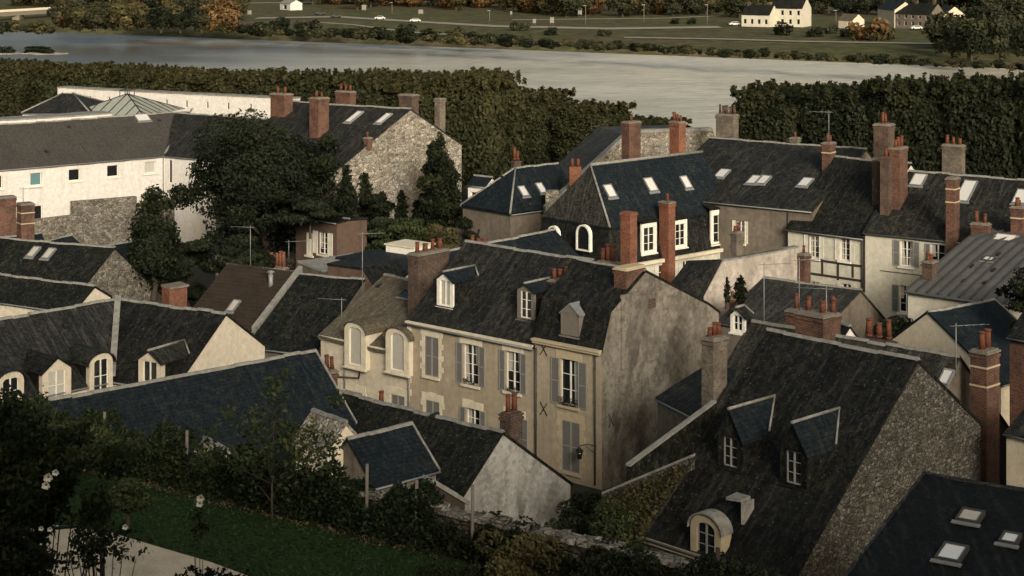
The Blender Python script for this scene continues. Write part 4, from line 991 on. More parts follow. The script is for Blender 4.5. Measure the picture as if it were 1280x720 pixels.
L1b.chimney(921, 290, 1.5, .8, .6, M['brick_grey'], pots=2, base=4)
# ------------------------------------------------------------------ big slate house at the right front
M1 = House('slate_house', 'large dark slate house with a rubble gable, slate dormers and one stone lucarne', (1147,449), (960,412), 11.1, [Px(990,726), (0,11.1), Px(1226,528)], zg=1)
M1.build(M['rubble_brown'], M['slate_dark'], over=.15, verge=0)
M1.dormer(897, 928, 511, 545, 586, k=0, face=M['slate_dark'], cheek=M['slate_dark'], roofmat=M['slate_blue'], capm=M['cap'], bars=3, wfrac=.55, over=.1, frame=M['shutter_fr'])
M1.dormer(975, 1009, 528, 562, 608, k=0, face=M['slate_dark'], cheek=M['slate_dark'], roofmat=M['slate_blue'], capm=M['cap'], bars=3, wfrac=.55, over=.1, frame=M['shutter_fr'])
M1.dormer(863, 901, 642, 662, 712, k=0, kind='arch', vf=M1.prof[0][0]-.05, face=M['stone_warm'], cheek=M['stone_warm'], roofmat=M['cap'], bars=4, wfrac=.58, over=.1, frame=M['shutter_fr'], dep=.3, back=M1.prof[0][0]+.6)
mb = MB(); uu, vv = M1.slope(922, 640, 0); zz = M1.zr(vv); q = [M1.P(uu+.2, vv-.5, zz+.55), M1.P(uu-.5, vv-.4, zz+.6), M1.P(uu-.5, vv+.2, zz+.6), M1.P(uu+.2, vv+.2, zz+.6)]
mb.prism(q, [x+Vector((0,0,.12)) for x in q]); mb.prism([q[1], q[2], q[2]-Vector((0,0,.9)), q[1]-Vector((0,0,.9))], [x+Vector((.15,0,0)) for x in (q[1], q[2], q[2]-Vector((0,0,.9)), q[1]-Vector((0,0,.9)))]); M1.part(mb, 'roof_flashing', M['cap'])
mb = MB(); vf = M1.prof[0][0]; M1.lbox(mb, 0, M1.L, vf-.12, vf, M1.prof[0][1]-.35, M1.prof[0][1]-.1); M1.part(mb, 'cornice', M['stone_warm'])
uL = M1.L
vv, zz = M1.vz(893, 409, uL-.4)
ch = M1.chimney(893, 421, -2.8, .8, 1.1, M['brick_grey'], pots=3, base=3, pot_h=.6)
M1.chimney(1019, 391, 4.6, 1.9, 1.1, M['brick'], pots=2, base=6, pot_h=.6)
mb = MB(); a = M1.P(uL+.05, M1.prof[0][0], 0); n = 1
mb.prism([M1.P(uL, vf+.3, M1.zr(vf+.3)+.02), M1.P(uL+.14, vf+.3, M1.zr(vf+.3)+.02), M1.P(uL+.14, vf+.3, M1.zr(vf+.3)+.12), M1.P(uL, vf+.3, M1.zr(vf+.3)+.12)], [M1.P(uL, -.1, 11.02), M1.P(uL+.14, -.1, 11.02), M1.P(uL+.14, -.1, 11.12), M1.P(uL, -.1, 11.12)]); M1.part(mb, 'verge_strip', M['slate_mid'])
NB = House('slate_house', 'slate ridge behind the large slate house with a row of terracotta pots', (1199,445), (940,401), 9.5, [(-5.5,5.2), (0,9.5), (5,5.2)], zg=0)
NB.build(M['brown'], M['slate_brown'], over=.1)
NB.chimney(1099, 421, .5, 1.9, .6, M['brick_dk'], pots=3, pot_h=.8, base=8.5, potsc=1.4, cap=False)
NB.chimney(1003, 388, 1.5, 1.7, .9, M['brick'], pots=2, base=7, pot_h=.7); NB.chimney(1037, 392, 1.2, .95, .9, M['brick'], pots=2, base=7, pot_h=.7, cowl=True)
NB.skylight(1183, 473, .4, .75, 0)
NB.dormer(913, 931, 384, 393, 415, k=0, cheek=M['slate_dark'], roofmat=M['slate'], capm=M['cap'], bars=2)
O1 = House('dark_roof_house', 'new black slate roof with three tilted skylights', (1158,592), (1284,613), 10.9, [Px(1052,732), (0,10.9), (3.5,8.0)], zg=2, u1=8)
O1.build(M['rubble_brown'], M['slate_new'], over=.15, verge=1, capmat=M['slate_mid'], gutter=False)
O1.skylight(1213, 648, .58, .62, 0, M['curtain'], M['pipe']); O1.skylight(1190, 694, .62, .85, 0, None, M['pipe']); O1.skylight(1263, 676, .42, .5, 0, None, M['pipe'])
N1 = House('brick_house', 'red brick end wall and tall banded brick chimney behind the black slate roof', at(1262,470,82), at(1330,474,80), 0, [(0,10.2), (3,12.2), (6,10.2)], zg=1)
N1.build(M['brick'], M['slate_dark'], over=.15)
N1.chimney(1231, 437, -2.6, 1.0, 1.25, M['brick'], pots=2, base=1.5, bands=2, pot_h=.8, potsc=1.3)
N2 = House('cream_house', 'small cream house edge below the red brick wall', at(1258,547,74), at(1330,552,72), 0, [(0,7.9), (2.5,9), (5,7.9)], zg=1); N2.build(M['cream'], M['slate'], over=.1)
# lean-to and copings between the stained gable and the big slate house
X1 = House('lean_to', 'dark slate lean-to with pale coping between the stained gable and the chimney', at(870,520,82), at(822,511,85.5), 0, [(0,6.4), (2.6,7.6), (4,7.6)], zg=0, cat='shed'); X1.build(M['brown'], M['slate'], over=.1, cap=False, verge=0)
def coping(label, p0, p1, w=.11, hgt=.10, wall=None, drop=3.0):
    o = empty('coped_wall', (p0.x, p0.y, min(p0.z, p1.z)-drop), label, 'wall'); o['_o'] = o.location[:]
    d = (p1-p0); d.z = 0; d.normalize(); n = Vector((-d.y, d.x, 0))*w
    N = max(3, int((p1-p0).length/.8))
    for k in range(N):
        a, b = p0.lerp(p1, k/N), p0.lerp(p1, (k+.985)/N); u = Vector((0,0,hgt)); mb = MB(); mb.hexa([a-n, b-n, b+n, a+n, a-n+u, b-n+u, b+n+u, a+n+u]); mb.build('coping_stone', M['cap'], o)
    zb = min(p0.z, p1.z)-drop; n *= .8
    mb = MB(); dd_ = Vector((0,0,drop)); mb.hexa([q-dd_ for q in (p0-n, p1-n, p1+n, p0+n)]+[p0-n, p1-n, p1+n, p0+n]); mb.build('wall', wall or M['rubble_dark'], o); return o
coping('pale coping running down from the grey chimney to the mossy wall', at(893,503,76.5), at(785,583,71.5), wall=M['slate_moss'])
coping('mossy yard wall with pale coping stones and a raised lit end', at(866,571,66), at(755,617,68.5), w=.17, drop=.5, wall=M['rubble_brown'])
a, b, c, d = at(867,574,66), at(757,620,68), at(742,668,66), at(805,668,63); mbk = Vector((.25,.5,0))
mb = MB(); mb.prism([a,b,c,d], [q+mbk for q in (a,b,c,d)]); o = mb.build('mossy_wall', M['rubble_dark'], None, (c.x, c.y, c.z)); tag(o, 'sunlit mossy rubble wall sloping beside the big slate house', 'wall')

# ================================================================== ground, river, far bank
def sheet(name, pts, mat, kind='structure', uvscale=1):
    mb = MB(); mb.poly(pts); o = mb.build(name, mat); tag(o, kind=kind); return o
SLO = .637
def shore(y0, x): return y0-SLO*x
m = NT('street'); co = m.coord(); a = m.noise(co, .3, 6, .7); b = m.noise(co, 4, 4, .6)
c = m.mix(m.ramp(a, [(.4, 0), (.65, 1)]), (.05,.047,.042), (.035,.04,.022)); c = m.mix(m.ramp(b, [(.45, .5), (.6, 0)]), c, (.025,.024,.02)); m.bump(b, .4, .03); M['street'] = m.out(c, .95, .15)
m = NT('meadow'); co = m.coord(); a = m.noise(co, .012, 8, .65, (1, 2.2, 1)); b = m.noise(co, .22, 5, .7)
c = m.mix(m.ramp(a, [(.42, 0), (.62, 1)]), (.098,.10,.043), (.115,.09,.055)); c = m.mix(m.ramp(b, [(.42, .7), (.62, 0)]), c, (.035,.038,.018)); m.bump(b, .6, .4); M['meadow'] = m.out(c, 1.0, .05)
m = NT('water'); co = m.coord()
w1 = m.noise(co, .9, 4, .6, (.45, 1.3, 1)); w2 = m.noise(co, .09, 4, .55, (.5, 2.2, 1)); w3 = m.noise(co, .018, 3, .5, (.6, 3, 1))
ad = m.n('Math', operation='MULTIPLY_ADD'); m.l(w2, ad.inputs[0]); ad.inputs[1].default_value = 1.6; m.l(w1, ad.inputs[2])
m.bump(ad.outputs[0], .8, .5)
m.b.inputs['IOR'].default_value = 1.33
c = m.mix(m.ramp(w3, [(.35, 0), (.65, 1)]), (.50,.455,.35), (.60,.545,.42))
dp = m.n('SeparateXYZ'); m.l(co, dp.inputs[0]); wb2 = m.noise(co, .010, 4, .6, (.5, 1.5, 1))       # sky brightness painted into the colour: dark upstream, pale downstream
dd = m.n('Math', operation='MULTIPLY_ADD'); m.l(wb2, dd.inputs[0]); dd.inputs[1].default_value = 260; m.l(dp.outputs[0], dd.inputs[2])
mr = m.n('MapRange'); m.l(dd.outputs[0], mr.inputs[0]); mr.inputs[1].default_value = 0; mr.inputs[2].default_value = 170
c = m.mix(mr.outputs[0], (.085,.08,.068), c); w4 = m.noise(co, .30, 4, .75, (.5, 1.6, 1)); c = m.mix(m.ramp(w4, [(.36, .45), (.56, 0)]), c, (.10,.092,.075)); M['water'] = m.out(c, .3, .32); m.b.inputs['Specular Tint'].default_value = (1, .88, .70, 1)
m = NT('gravel'); co = m.coord(); a = m.noise(co, 1.2, 5, .7); b = m.noise(co, 30, 2, .6)
c = m.mix(m.ramp(a, [(.4, 0), (.65, 1)]), (.56,.48,.36), (.42,.36,.27)); c = m.mix(m.ramp(b, [(.4, .4), (.6, 0)]), c, (.16,.13,.09)); m.bump(b, .5, .02); M['gravel'] = m.out(c, .95, .1)
m = NT('turf'); co = m.coord(); a = m.noise(co, .7, 5, .7); b = m.noise(co, 14, 3, .7)
c = m.mix(m.ramp(a, [(.4, 0), (.65, 1)]), (.021,.045,.014), (.034,.052,.018)); c = m.mix(m.ramp(b, [(.4, .6), (.6, 0)]), c, (.014,.030,.009)); m.bump(b, .8, .05); M['turf'] = m.out(c, 1, .05)
M['road'] = simple('far_road', (.30,.27,.22), .9, .1, var=.3, scale=.2)
M['sand'] = simple('sand', (.36,.32,.25), .95, .1, var=.4, scale=.4)

# street level ground: a strip grid following the river bank, down to the water
def strip(name, rows, mat, x0=-1400, x1=1200, n=40):
    mb = MB()
    for (ya, za), (yb, zb) in zip(rows[:-1], rows[1:]):
        for k in range(n):
            xa, xb = x0+(x1-x0)*k/n, x0+(x1-x0)*(k+1)/n
            mb.poly([Vector((xa, shore(ya, xa), za)), Vector((xb, shore(ya, xb), za)), Vector((xb, shore(yb, xb), zb)), Vector((xa, shore(yb, xa), zb))])
    o = mb.build(name, mat); tag(o, kind='structure'); return o
strip('town_ground', [(-700,0), (150,0), (170,-1), (218,-1.2)], M['street'])
strip('quay', [(218,-1.2), (226,-1.3), (231,-7.2), (260,-8)], M['cement'])
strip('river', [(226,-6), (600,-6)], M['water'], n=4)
strip('far_bank', [(540,-8), (573,-6.1), (577,-4.6), (600,-3.4), (640,-2.4), (760,-1.6), (1100,-1), (4200,4)], M['meadow'])
def zfar(X, Y):
    t = Y+SLO*X; rows = [(540,-8), (573,-6.1), (577,-4.6), (600,-3.4), (640,-2.4), (760,-1.6), (1100,-1), (4200,4)]
    for (a, za), (b, zb) in zip(rows[:-1], rows[1:]):
        if a <= t <= b: return za+(zb-za)*(t-a)/(b-a)
    return -1
def far(px, py):                         # photo pixel -> point on the far bank
    z = -2
    for _ in range(12): p = W(px, py, z); z = zfar(p.x, p.y)
    return W(px, py, z)
def ribbon(name, pix, wid, mat, lift=.12):
    pts = [far(*p)+Vector((0,0,lift)) for p in pix]; mb = MB()
    for a, b in zip(pts[:-1], pts[1:]):
        n = Vector((0, wid/2, 0)); mb.poly([a-n, b-n, b+n, a+n])
    o = mb.build(name, mat); tag(o, kind='structure')
ribbon('road', [(320,23), (420,21), (500,26), (620,33), (760,36), (900,34)], 14, M['road'])
ribbon('path', [(380,27), (440,31), (510,40), (570,44)], 7, M['road'])
ribbon('riverside_path', [(780,47), (900,49), (1000,52), (1120,54), (1190,55)], 7, M['road'])
ribbon('lane', [(300,4), (420,3), (540,2)], 10, M['road'])
ribbon('upper_path', [(640,25), (740,24), (830,23), (900,20)], 6, M['road'])

# ------------------------------------------------------------------ foliage
def leafmesh(name, pts, size, mat, tint, updown=.0, aspect=1.6, out=None):
    pts = np.asarray(pts, float); n = len(pts); r = np.random
    nrm = r.normal(size=(n,3))
    if out is not None: nrm = nrm*.55+np.asarray(out)*1.1
    nrm[:,2] += updown; nrm /= np.linalg.norm(nrm, axis=1)[:,None]
    t = np.cross(nrm, r.normal(size=(n,3))); t /= np.linalg.norm(t, axis=1)[:,None]; b = np.cross(nrm, t)
    s = size*r.uniform(.6, 1.35, n)[:,None]
    P0 = pts-t*s*aspect*.5; P1 = pts-b*s*.42+t*s*.05; P2 = pts+t*s*aspect*.5; P3 = pts+b*s*.42+t*s*.05
    co = np.stack([P0,P1,P2,P3], 1).reshape(-1,3)
    me = bpy.data.meshes.new(name); me.vertices.add(4*n); me.loops.add(4*n); me.polygons.add(n)
    me.vertices.foreach_set('co', co.ravel()); me.loops.foreach_set('vertex_index', np.arange(4*n, dtype=np.int32))
    me.polygons.foreach_set('loop_start', np.arange(0, 4*n, 4, dtype=np.int32)); me.polygons.foreach_set('loop_total', np.full(n, 4, dtype=np.int32))
    at_ = me.attributes.new('tint', 'FLOAT', 'POINT'); at_.data.foreach_set('value', np.repeat(np.clip(tint, 0, 1), 4).astype(np.float32))
    me.materials.append(mat); me.update(calc_edges=True); return me
def unit(n):
    v = np.random.normal(size=(n,3)); return v/np.linalg.norm(v, axis=1)[:,None]
def blob_pts(centers, radii, n, shell=.35):
    centers = np.asarray(centers, float); radii = np.asarray(radii, float)
    w = radii.prod(1)**(2/3) if radii.ndim == 2 else radii**2; idx = np.random.choice(len(centers), n, p=w/w.sum())
    u = unit(n); rad = 1-shell*np.random.beta(1.2, 2.2, n)
    rr = radii[idx] if radii.ndim == 2 else radii[idx][:,None]
    pts = centers[idx]+u*rr*rad[:,None]
    pts += np.random.normal(size=(n,3))*.06*np.mean(radii)
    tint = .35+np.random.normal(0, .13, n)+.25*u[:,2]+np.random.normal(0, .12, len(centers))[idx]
    return pts, tint
def round_crown(name, R_, H, n, leaf, mat, clumps=26, base=.0, seed=0, flat=1.0, conic=False):
    np.random.seed(seed); c = []; rad = []
    for k in range(clumps):
        while True:
            q = np.random.uniform(-1, 1, 3)
            if np.linalg.norm(q) < 1 and np.linalg.norm(q) > .25: break
        zz = (q[2]+1)/2
        tp = (1-zz*.85) if conic else 1
        c.append((q[0]*R_*.78*tp, q[1]*R_*.78*tp, base+zz*H)); s = np.random.uniform(.28, .46)*R_*(.45+.55*tp); rad.append((s, s, s*flat*np.random.uniform(.7, 1.0)))
    pts, tint = blob_pts(c, rad, n)
    ctr_ = np.array([0, 0, base+H*.4]); od = (pts-ctr_)/np.array([R_, R_, H*.55]); od /= np.linalg.norm(od, axis=1)[:,None]+1e-6
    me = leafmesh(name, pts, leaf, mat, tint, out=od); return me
def hedge_crown(name, wx, wy, H, n, leaf, mat, seed):
    np.random.seed(seed); m_ = int(n*.86)
    u = np.random.uniform(-1, 1, (m_*3,3)); p = 5.0; r = (np.abs(u)**p).sum(1)**(1/p); u = u/r[:,None]
    u = u[:m_]*(1-.28*np.random.beta(1.1, 2.4, m_))[:,None]
    lump = np.sin(u[:,0]*5+seed)*np.sin(u[:,1]*6+seed*2)*.05+np.sin(u[:,2]*9+u[:,0]*4)*.04
    pts = u*(1+lump[:,None])*np.array([wx/2, wy/2, H/2])+np.array([0,0,H/2]); pts += np.random.normal(size=pts.shape)*.16
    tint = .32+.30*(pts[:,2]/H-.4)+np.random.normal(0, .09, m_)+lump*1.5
    k = n-m_; nb = 70; bx = np.random.uniform(-.5,.5,(nb,2))*np.array([wx,wy])*.96; hb = np.random.uniform(.3, 1.25, nb); ib = np.random.randint(0, nb, k); t = np.random.uniform(0, 1, k)
    sp = np.stack([bx[ib,0]+np.random.normal(0,.10,k), bx[ib,1]+np.random.normal(0,.10,k), H*.97+hb[ib]*t], 1)
    st = .62+np.random.normal(0,.14,k)
    al = np.concatenate([pts, sp]); od = (al-np.array([0,0,H*.45]))/np.array([wx/2, wy/2, H*.5]); od = np.sign(od)*np.abs(od)**2.2; od /= np.linalg.norm(od, axis=1)[:,None]+1e-6
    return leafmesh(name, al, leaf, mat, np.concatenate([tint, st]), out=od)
def trunk_mesh(name, h, r, seed, spread=2.0, limbs=6, top=None):
    rnd = random.Random(seed); mb = MB(); p = Vector((0,0,-.4)); pr = r*1.25; n = 5
    for k in range(n):
        q = Vector((rnd.uniform(-.06,.06)*h*.5, rnd.uniform(-.06,.06)*h*.5, h*(k+1)/n)); rr = r*(1-.5*(k+1)/n); mb.tube(p, q, pr, rr, 8, caps=False); p, pr = q, rr
    for k in range(limbs):
        a = 2*math.pi*k/limbs+rnd.uniform(-.4,.4); z = h*rnd.uniform(.55, .98); b = Vector((0,0,z)); m_ = b+Vector((math.cos(a)*spread*.5, math.sin(a)*spread*.5, spread*.45)); e = b+Vector((math.cos(a)*spread, math.sin(a)*spread, spread*rnd.uniform(.8,1.3)))
        mb.tube(b, m_, r*.42, r*.28, 6, caps=False); mb.tube(m_, e, r*.28, r*.08, 5, caps=False)
    o = mb.build(name, M['bark']); me = o.data; bpy.data.objects.remove(o); return me
def put_tree(name, label, cat, loc, trunk, crown, cz, s=1.0, sz=None, rz=None, group=None, smat=None):
    o = empty(name, loc, label, cat, group); rz = random.uniform(0, 6.28) if rz is None else rz
    t = bpy.data.objects.new('trunk', trunk); link(t, o); t.rotation_euler.z = rz; t.scale = (s, s, (sz or s))
    c = bpy.data.objects.new('crown', crown); link(c, o); c.rotation_euler.z = rz; c.scale = (s, s, sz or s); c.location.z = cz*(sz or s)
    return o

# clipped plane trees on the quay
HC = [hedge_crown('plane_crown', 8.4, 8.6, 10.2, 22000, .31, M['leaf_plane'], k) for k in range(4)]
HD = [hedge_crown('plane_crown', 8.6, 8.8, 10.2, 24000, .30, M['leaf_plane_shaded'], k+9) for k in range(3)]
TR = [trunk_mesh('plane_trunk', 4.2, .32, k, 2.4) for k in range(2)]
rz0 = math.atan2(-SLO, 1)
def plane_row(y0, pxa, pxb, ztop, label, group, step=7.0, zb=-1.0, HC=HC):
    Ya = y0/(1+SLO*(pxa-640)/F); Yb = y0/(1+SLO*(pxb-640)/F); xa, xb = (pxa-640)/F*Ya, (pxb-640)/F*Yb
    L = math.hypot(xb-xa, Yb-Ya); n = int(L/step)
    for k in range(n+1):
        t = k/max(n, 1); x = xa+(xb-xa)*t; y = shore(y0, x); px = 640+x/y*F
        zt = ztop(px)+random.uniform(-.45,.45); H = zt-zb; s = H/13.2
        o = put_tree('plane_tree', label, 'tree', (x, y, zb), TR[k % 2], HC[(k*7+3) % len(HC)], 3.0, 1.0, s, rz0+(math.pi if k % 3 == 0 else 0), group)
        o.children[1].scale = (random.uniform(.97,1.06), random.uniform(.92,1.08), s)
lerp = lambda a, b, t: a+(b-a)*max(0, min(1, t))
plane_row(188, -60, 600, lambda px: lerp(12.2, 13.2, (px)/600), 'clipped plane tree in the row before the river, left of the gap', 'clipped plane trees left of the gap')
plane_row(216, 470, 816, lambda px: lerp(11.6, 7.6, (px-600)/210), 'clipped plane tree in the outer row that sinks toward the gap in the trees', 'outer clipped plane trees beside the gap')
plane_row(214, -80, 430, lambda px: 10.4, 'clipped plane tree on the water side of the left row', 'plane trees on the water side')
plane_row(206, 972, 1330, lambda px: lerp(12.2, 14.6, (px-940)/340), 'clipped plane tree in the tall hedge like row right of the gap', 'clipped plane trees right of the gap', zb=-1, HC=HD)
plane_row(218, 990, 1330, lambda px: lerp(11.4, 13.4, (px-940)/340), 'clipped plane tree on the water side of the right hedge like row', 'right plane trees on the water side', zb=-1, HC=HD)

# far bank trees, shrubs
FT = []
for k, (mt, n) in enumerate((('leaf_far',1500), ('leaf_olive',1500), ('leaf_autumn',1500), ('leaf_dark',1500), ('leaf_far',1500), ('leaf_olive',1500))):
    FT.append(round_crown('far_crown', 5.0, 9.0, n, .75, M[mt], 22, 0, 40+k))
FTR = trunk_mesh('far_trunk', 5, .35, 3, 2.6)
def far_tree(px, py, hpx, kind, label, group, wf=1.0):
    p = far(px, py); s = F/p.y; H = hpx/s; sc_ = H/11.5
    o = put_tree('far_tree', label, 'tree', p, FTR, FT[kind], 1.0, sc_*wf, sc_, None, group); return o
rnd = random.Random(5)
FS = [round_crown('shrub_crown', 2.4, 3.0, 520, .55, M[mt], 14, -.4, 60+k) for k, mt in enumerate(('leaf_far','leaf_olive','leaf_dark','leaf_autumn'))]
def far_shrub(px, py, hpx, kd, label='low scrub bush along the far river bank', group='scrub along the far river bank', wf=1.4):
    p = far(px, py); s = F/p.y; sc_ = hpx/s/3.0
    o = bpy.data.objects.new('river_shrub', FS[kd]); o.location = p; o.scale = (sc_*wf, sc_*wf, sc_); o.rotation_euler.z = rnd.uniform(0,6.28); link(o); tag(o, label, 'shrub', group)
LB = ['dark green tree in the belt on the far bank', 'olive tree in the belt on the far bank', 'orange autumn tree in the belt on the far bank', 'deep green shrubby tree in the belt on the far bank']
KL = [0, 1, 2, 3, 0, 1]; GB = ['dark green belt trees', 'olive belt trees', 'orange autumn belt trees', 'deep green shrubby belt trees']
for k in range(30):                        # left belt close to the water
    px = -10+k*10.2+rnd.uniform(-4,4)
    if px < 72: far_shrub(px, 38+rnd.uniform(-2,1), rnd.uniform(8,14), rnd.choice([0,1,2]), 'bush under the bridge end on the far bank', 'bushes under the bridge end'); continue
    kd = rnd.choice([0,1,2,1,3,5,4,2]); far_tree(px, 35+rnd.uniform(-3,3)+px*.012, rnd.uniform(26,44), kd, LB[KL[kd]], GB[KL[kd]], 1.1)
for k in range(22):
    px = 20+k*13+rnd.uniform(-5,5); kd = rnd.choice([1,2,1,2,5,0]); far_tree(px, (22 if px > 80 else 8)+rnd.uniform(-3,3), rnd.uniform(26,44), kd, LB[KL[kd]], GB[KL[kd]], 1.1)
for k in range(64):                        # long belt along the top
    px = 395+k*13.6+rnd.uniform(-6,6); kd = rnd.choice([0,1,2,1,2,4,5] if px < 900 else [0,3,0,3,4,1]); far_tree(px, (9 if px < 640 else 18)+rnd.uniform(-4,4), rnd.uniform(26,44), kd, LB[KL[kd]], GB[KL[kd]], 1.15)
for k in range(56):
    px = 380+k*16+rnd.uniform(-6,6); kd = rnd.choice([0,1,2,1,4]); far_tree(px, 2+rnd.uniform(-4,4), rnd.uniform(34,50), kd, LB[KL[kd]], GB[KL[kd]], 1.2)
for k in range(15):                        # dark mass at the right
    px = 1176+k*8.5+rnd.uniform(-4,4); kd = rnd.choice([0,3,3,0]); far_tree(px, 58+rnd.uniform(-10,20)+max(0,(px-1180)*.05), rnd.uniform(48,70), kd, 'tall dark tree in the grove by the river on the right bank', 'riverside grove', 1.0)
for k in range(190):
    px = 285+k*5.4+rnd.uniform(-6,6); sy = 41+(px-285)*.0455+ (px-285)**2*.0000028
    far_shrub(px, sy-rnd.uniform(1.0, 5.5), rnd.choice([5,6,8,10,13,7]) if px < 660 else rnd.choice([4,5,7,9]), rnd.choice([0,2,0,1,2]))
for (px, py, h, kd) in ((350,38,18,2), (385,40,18,0), (510,48,20,2), (575,46,14,0), (650,38,13,0), (690,44,11,2), (755,45,10,0), (845,30,8,2), (865,30,8,2), (1088,50,30,3), (1100,50,20,1), (980,44,18,2), (1020,46,14,2), (1040,42,12,0), (1060,46,14,2)):
    far_shrub(px, py, h, kd, 'larger rounded bush on the meadow of the far bank', 'larger bushes on the far bank', 1.1)

# houses, bridge, signs and cars on the far bank
def farhouse(label, pa, pb, hw, hr, depth, wins, wall, roof, name='far_house', hip=0.0, chim=()):
    a, b = far(*pa), far(*pb); d = b-a; d.z = 0; zb = min(a.z, b.z)
    h = House(name, label, Vector((a.x,a.y,0)), Vector((b.x,b.y,0)), 0, [(0,zb+hw), (depth/2,zb+hw+hr), (depth,zb+hw)], zg=zb-1)
    for (t, z0, z1, w) in wins: u = h.L*t; h.op.append((u-w/2, u+w/2, zb+z0, zb+z1, 'none', dict(bars=1, stile=False, sill=False)))
    h.build(M[wall], M[roof], over=.3, gutter=False, hip0=hip, hip1=hip, cap=False)
    for (t, w, hh) in chim:
        mb = MB(); h.lbox(mb, h.L*t-w/2, h.L*t+w/2, depth/2-.5, depth/2+.5, zb+hw, zb+hw+hr+hh); h.part(mb, 'chimney', M['brick_dk'])
    return h
fw = lambda n, z0, z1, w: [((k+.5)/n, z0, z1, w) for k in range(n)]
farhouse('tall white house with dark dormered roof on the far bank', (1003,34), (963,33), 7.0, 3.6, 9, fw(4,1,2.8,1.1)+fw(4,4.2,6.0,1.1), 'offwhite', 'slate_dark', chim=((.1,1,1.4), (.9,1,1.4)))
farhouse('low white house beside the tall white one on the far bank', (962,34), (927,33), 4.6, 3.4, 8, fw(4,1,2.8,1.1), 'offwhite', 'slate_dark', chim=((.9,1,1),))
farhouse('cream villa with a hipped slate roof on the far bank', (1118,35), (1097,31), 6.5, 3, 8, fw(3,1,2.6,1.0)+fw(3,4,5.6,1.0), 'cream', 'slate_dark')
farhouse('long grey house with a shining roof panel on the far bank', (1163,37), (1119,35), 5.5, 3.6, 9, fw(5,1,2.6,1.0)+fw(5,3.6,4.9,1.0), 'brown', 'slate_dark', chim=((.1,1,1.4), (.6,1,1)))
farhouse('pale barn at the edge of the dark grove on the far bank', (1180,36), (1166,34), 5, 3.0, 8, [(.5,1,3,1.5)], 'cream', 'slate_dark')
farhouse('low rendered shed behind bushes on the far bank', (1066,36), (1048,35), 3.2, 2.0, 6, [(.3,1,2.2,1)], 'creamlight', 'tile_flat')
farhouse('tiny white pavilion at the meadow roundabout', (363,13), (350,12), 3.2, 1.6, 6, [(.5,.3,2.4,3)], 'white', 'cap')
br = empty('bridge', far(0,20), 'pale concrete bridge end among trees on the far bank', 'bridge'); br['_o'] = br.location[:]
a, b = at(-60,19,705), at(92,10,760); mb = MB(); n = Vector((0,9,0)); h = Vector((0,0,1.7)); mb.hexa([a-h, b-h, b+n-h, a+n-h, a, b, b+n, a+n]); mb.build('deck', M['cement'], br)
mb = MB(); h = Vector((0,0,1.0)); n = Vector((0,.5,0)); mb.hexa([a-n, b-n, b, a, a-n+h, b-n+h, b+h, a+h]); mb.build('parapet', M['stone'], br)
for t in (.1, .5, .9):
    p = a.lerp(b, t); mb = MB(); mb.box((p.x-1.5, p.y+1, -6), (p.x+1.5, p.y+8, p.z-1.7)); mb.build('pier', M['cement'], br)
for k, (px, py, wpx, hpx) in enumerate(((455,15,5.5,6), (526,20,6,5), (639,21,2.5,4), (725,21,5,7), (690,32,5,7), (668,32,4,5), (312,21,5,5), (374,10,4,5))):
    p = far(px, py); s = F/p.y; w, h = wpx/s, hpx/s
    o = empty('sign_board', p, 'white road sign board on two posts beside the far road', 'sign', 'white sign boards by the far road'); o['_o'] = p[:]
    mb = MB(); mb.box((p.x-w/2, p.y-.05, p.z+1.0), (p.x+w/2, p.y+.05, p.z+1.0+h)); mb.build('panel', M['cap'], o)
    for sx in (-.35, .35): mb = MB(); mb.tube((p.x+sx*w, p.y+.1, p.z-.2), (p.x+sx*w, p.y+.1, p.z+1+h), .07); mb.build('post', M['zinc'], o)
M['car_white'] = simple('car_white', (.5,.5,.48), .35, .5, var=.05); M['car_dark'] = simple('car_dark', (.05,.05,.055), .35, .5, var=.05); M['tyre'] = simple('tyre', (.015,.015,.015), .9, .1)
def car(px, py, mat, label, group, ang=0):
    p = far(px, py)+Vector((0,0,.15)); o = empty('parked_car', p, label, 'car', group); o['_o'] = p[:]; ca, sa = math.cos(ang), math.sin(ang)
    Q = lambda x, y, z: Vector((p.x+x*ca-y*sa, p.y+x*sa+y*ca, p.z+z)); mb = MB()
    prof = [(-2.1,.35), (-2.15,.8), (-1.9,1.0), (-1.3,1.05), (-.7,1.5), (.9,1.52), (1.6,1.0), (2.1,.9), (2.15,.35)]
    mb.prism([Q(x,-.85,z) for x, z in prof], [Q(x,.85,z) for x, z in prof]); mb.build('body', mat, o)
    for x in (-1.3, 1.35):
        for y in (-.8, .8): mb = MB(); mb.tube(Q(x,y-.12,.32), Q(x,y+.12,.32), .33, .33, 12); mb.build('wheel', M['tyre'], o)
    mb = MB()
    for y in (-.86, .86): mb.poly([Q(-1.1,y,1.05), Q(-.65,y,1.42), Q(.85,y,1.44), Q(1.35,y,1.05)])
    mb.build('side_window', M['glass'], o)
for k, (px, py) in enumerate(((475,25), (519,28), (918,32.5), (998,33.5))): car(px, py, M['car_white'], 'white car on the far bank road', 'white cars on the far bank', .1*k)
for (px, py) in ((400,19), (420,22.5)): car(px, py, M['car_dark'], 'dark car parked near the far roundabout', 'dark cars near the far roundabout', .5)
car(1145,37.5, M['car_white'], 'pale van sized car before the long grey house on the far bank', None, .2); car(1195,52, M['car_white'], 'white car half under the dark riverside grove', None, .1)
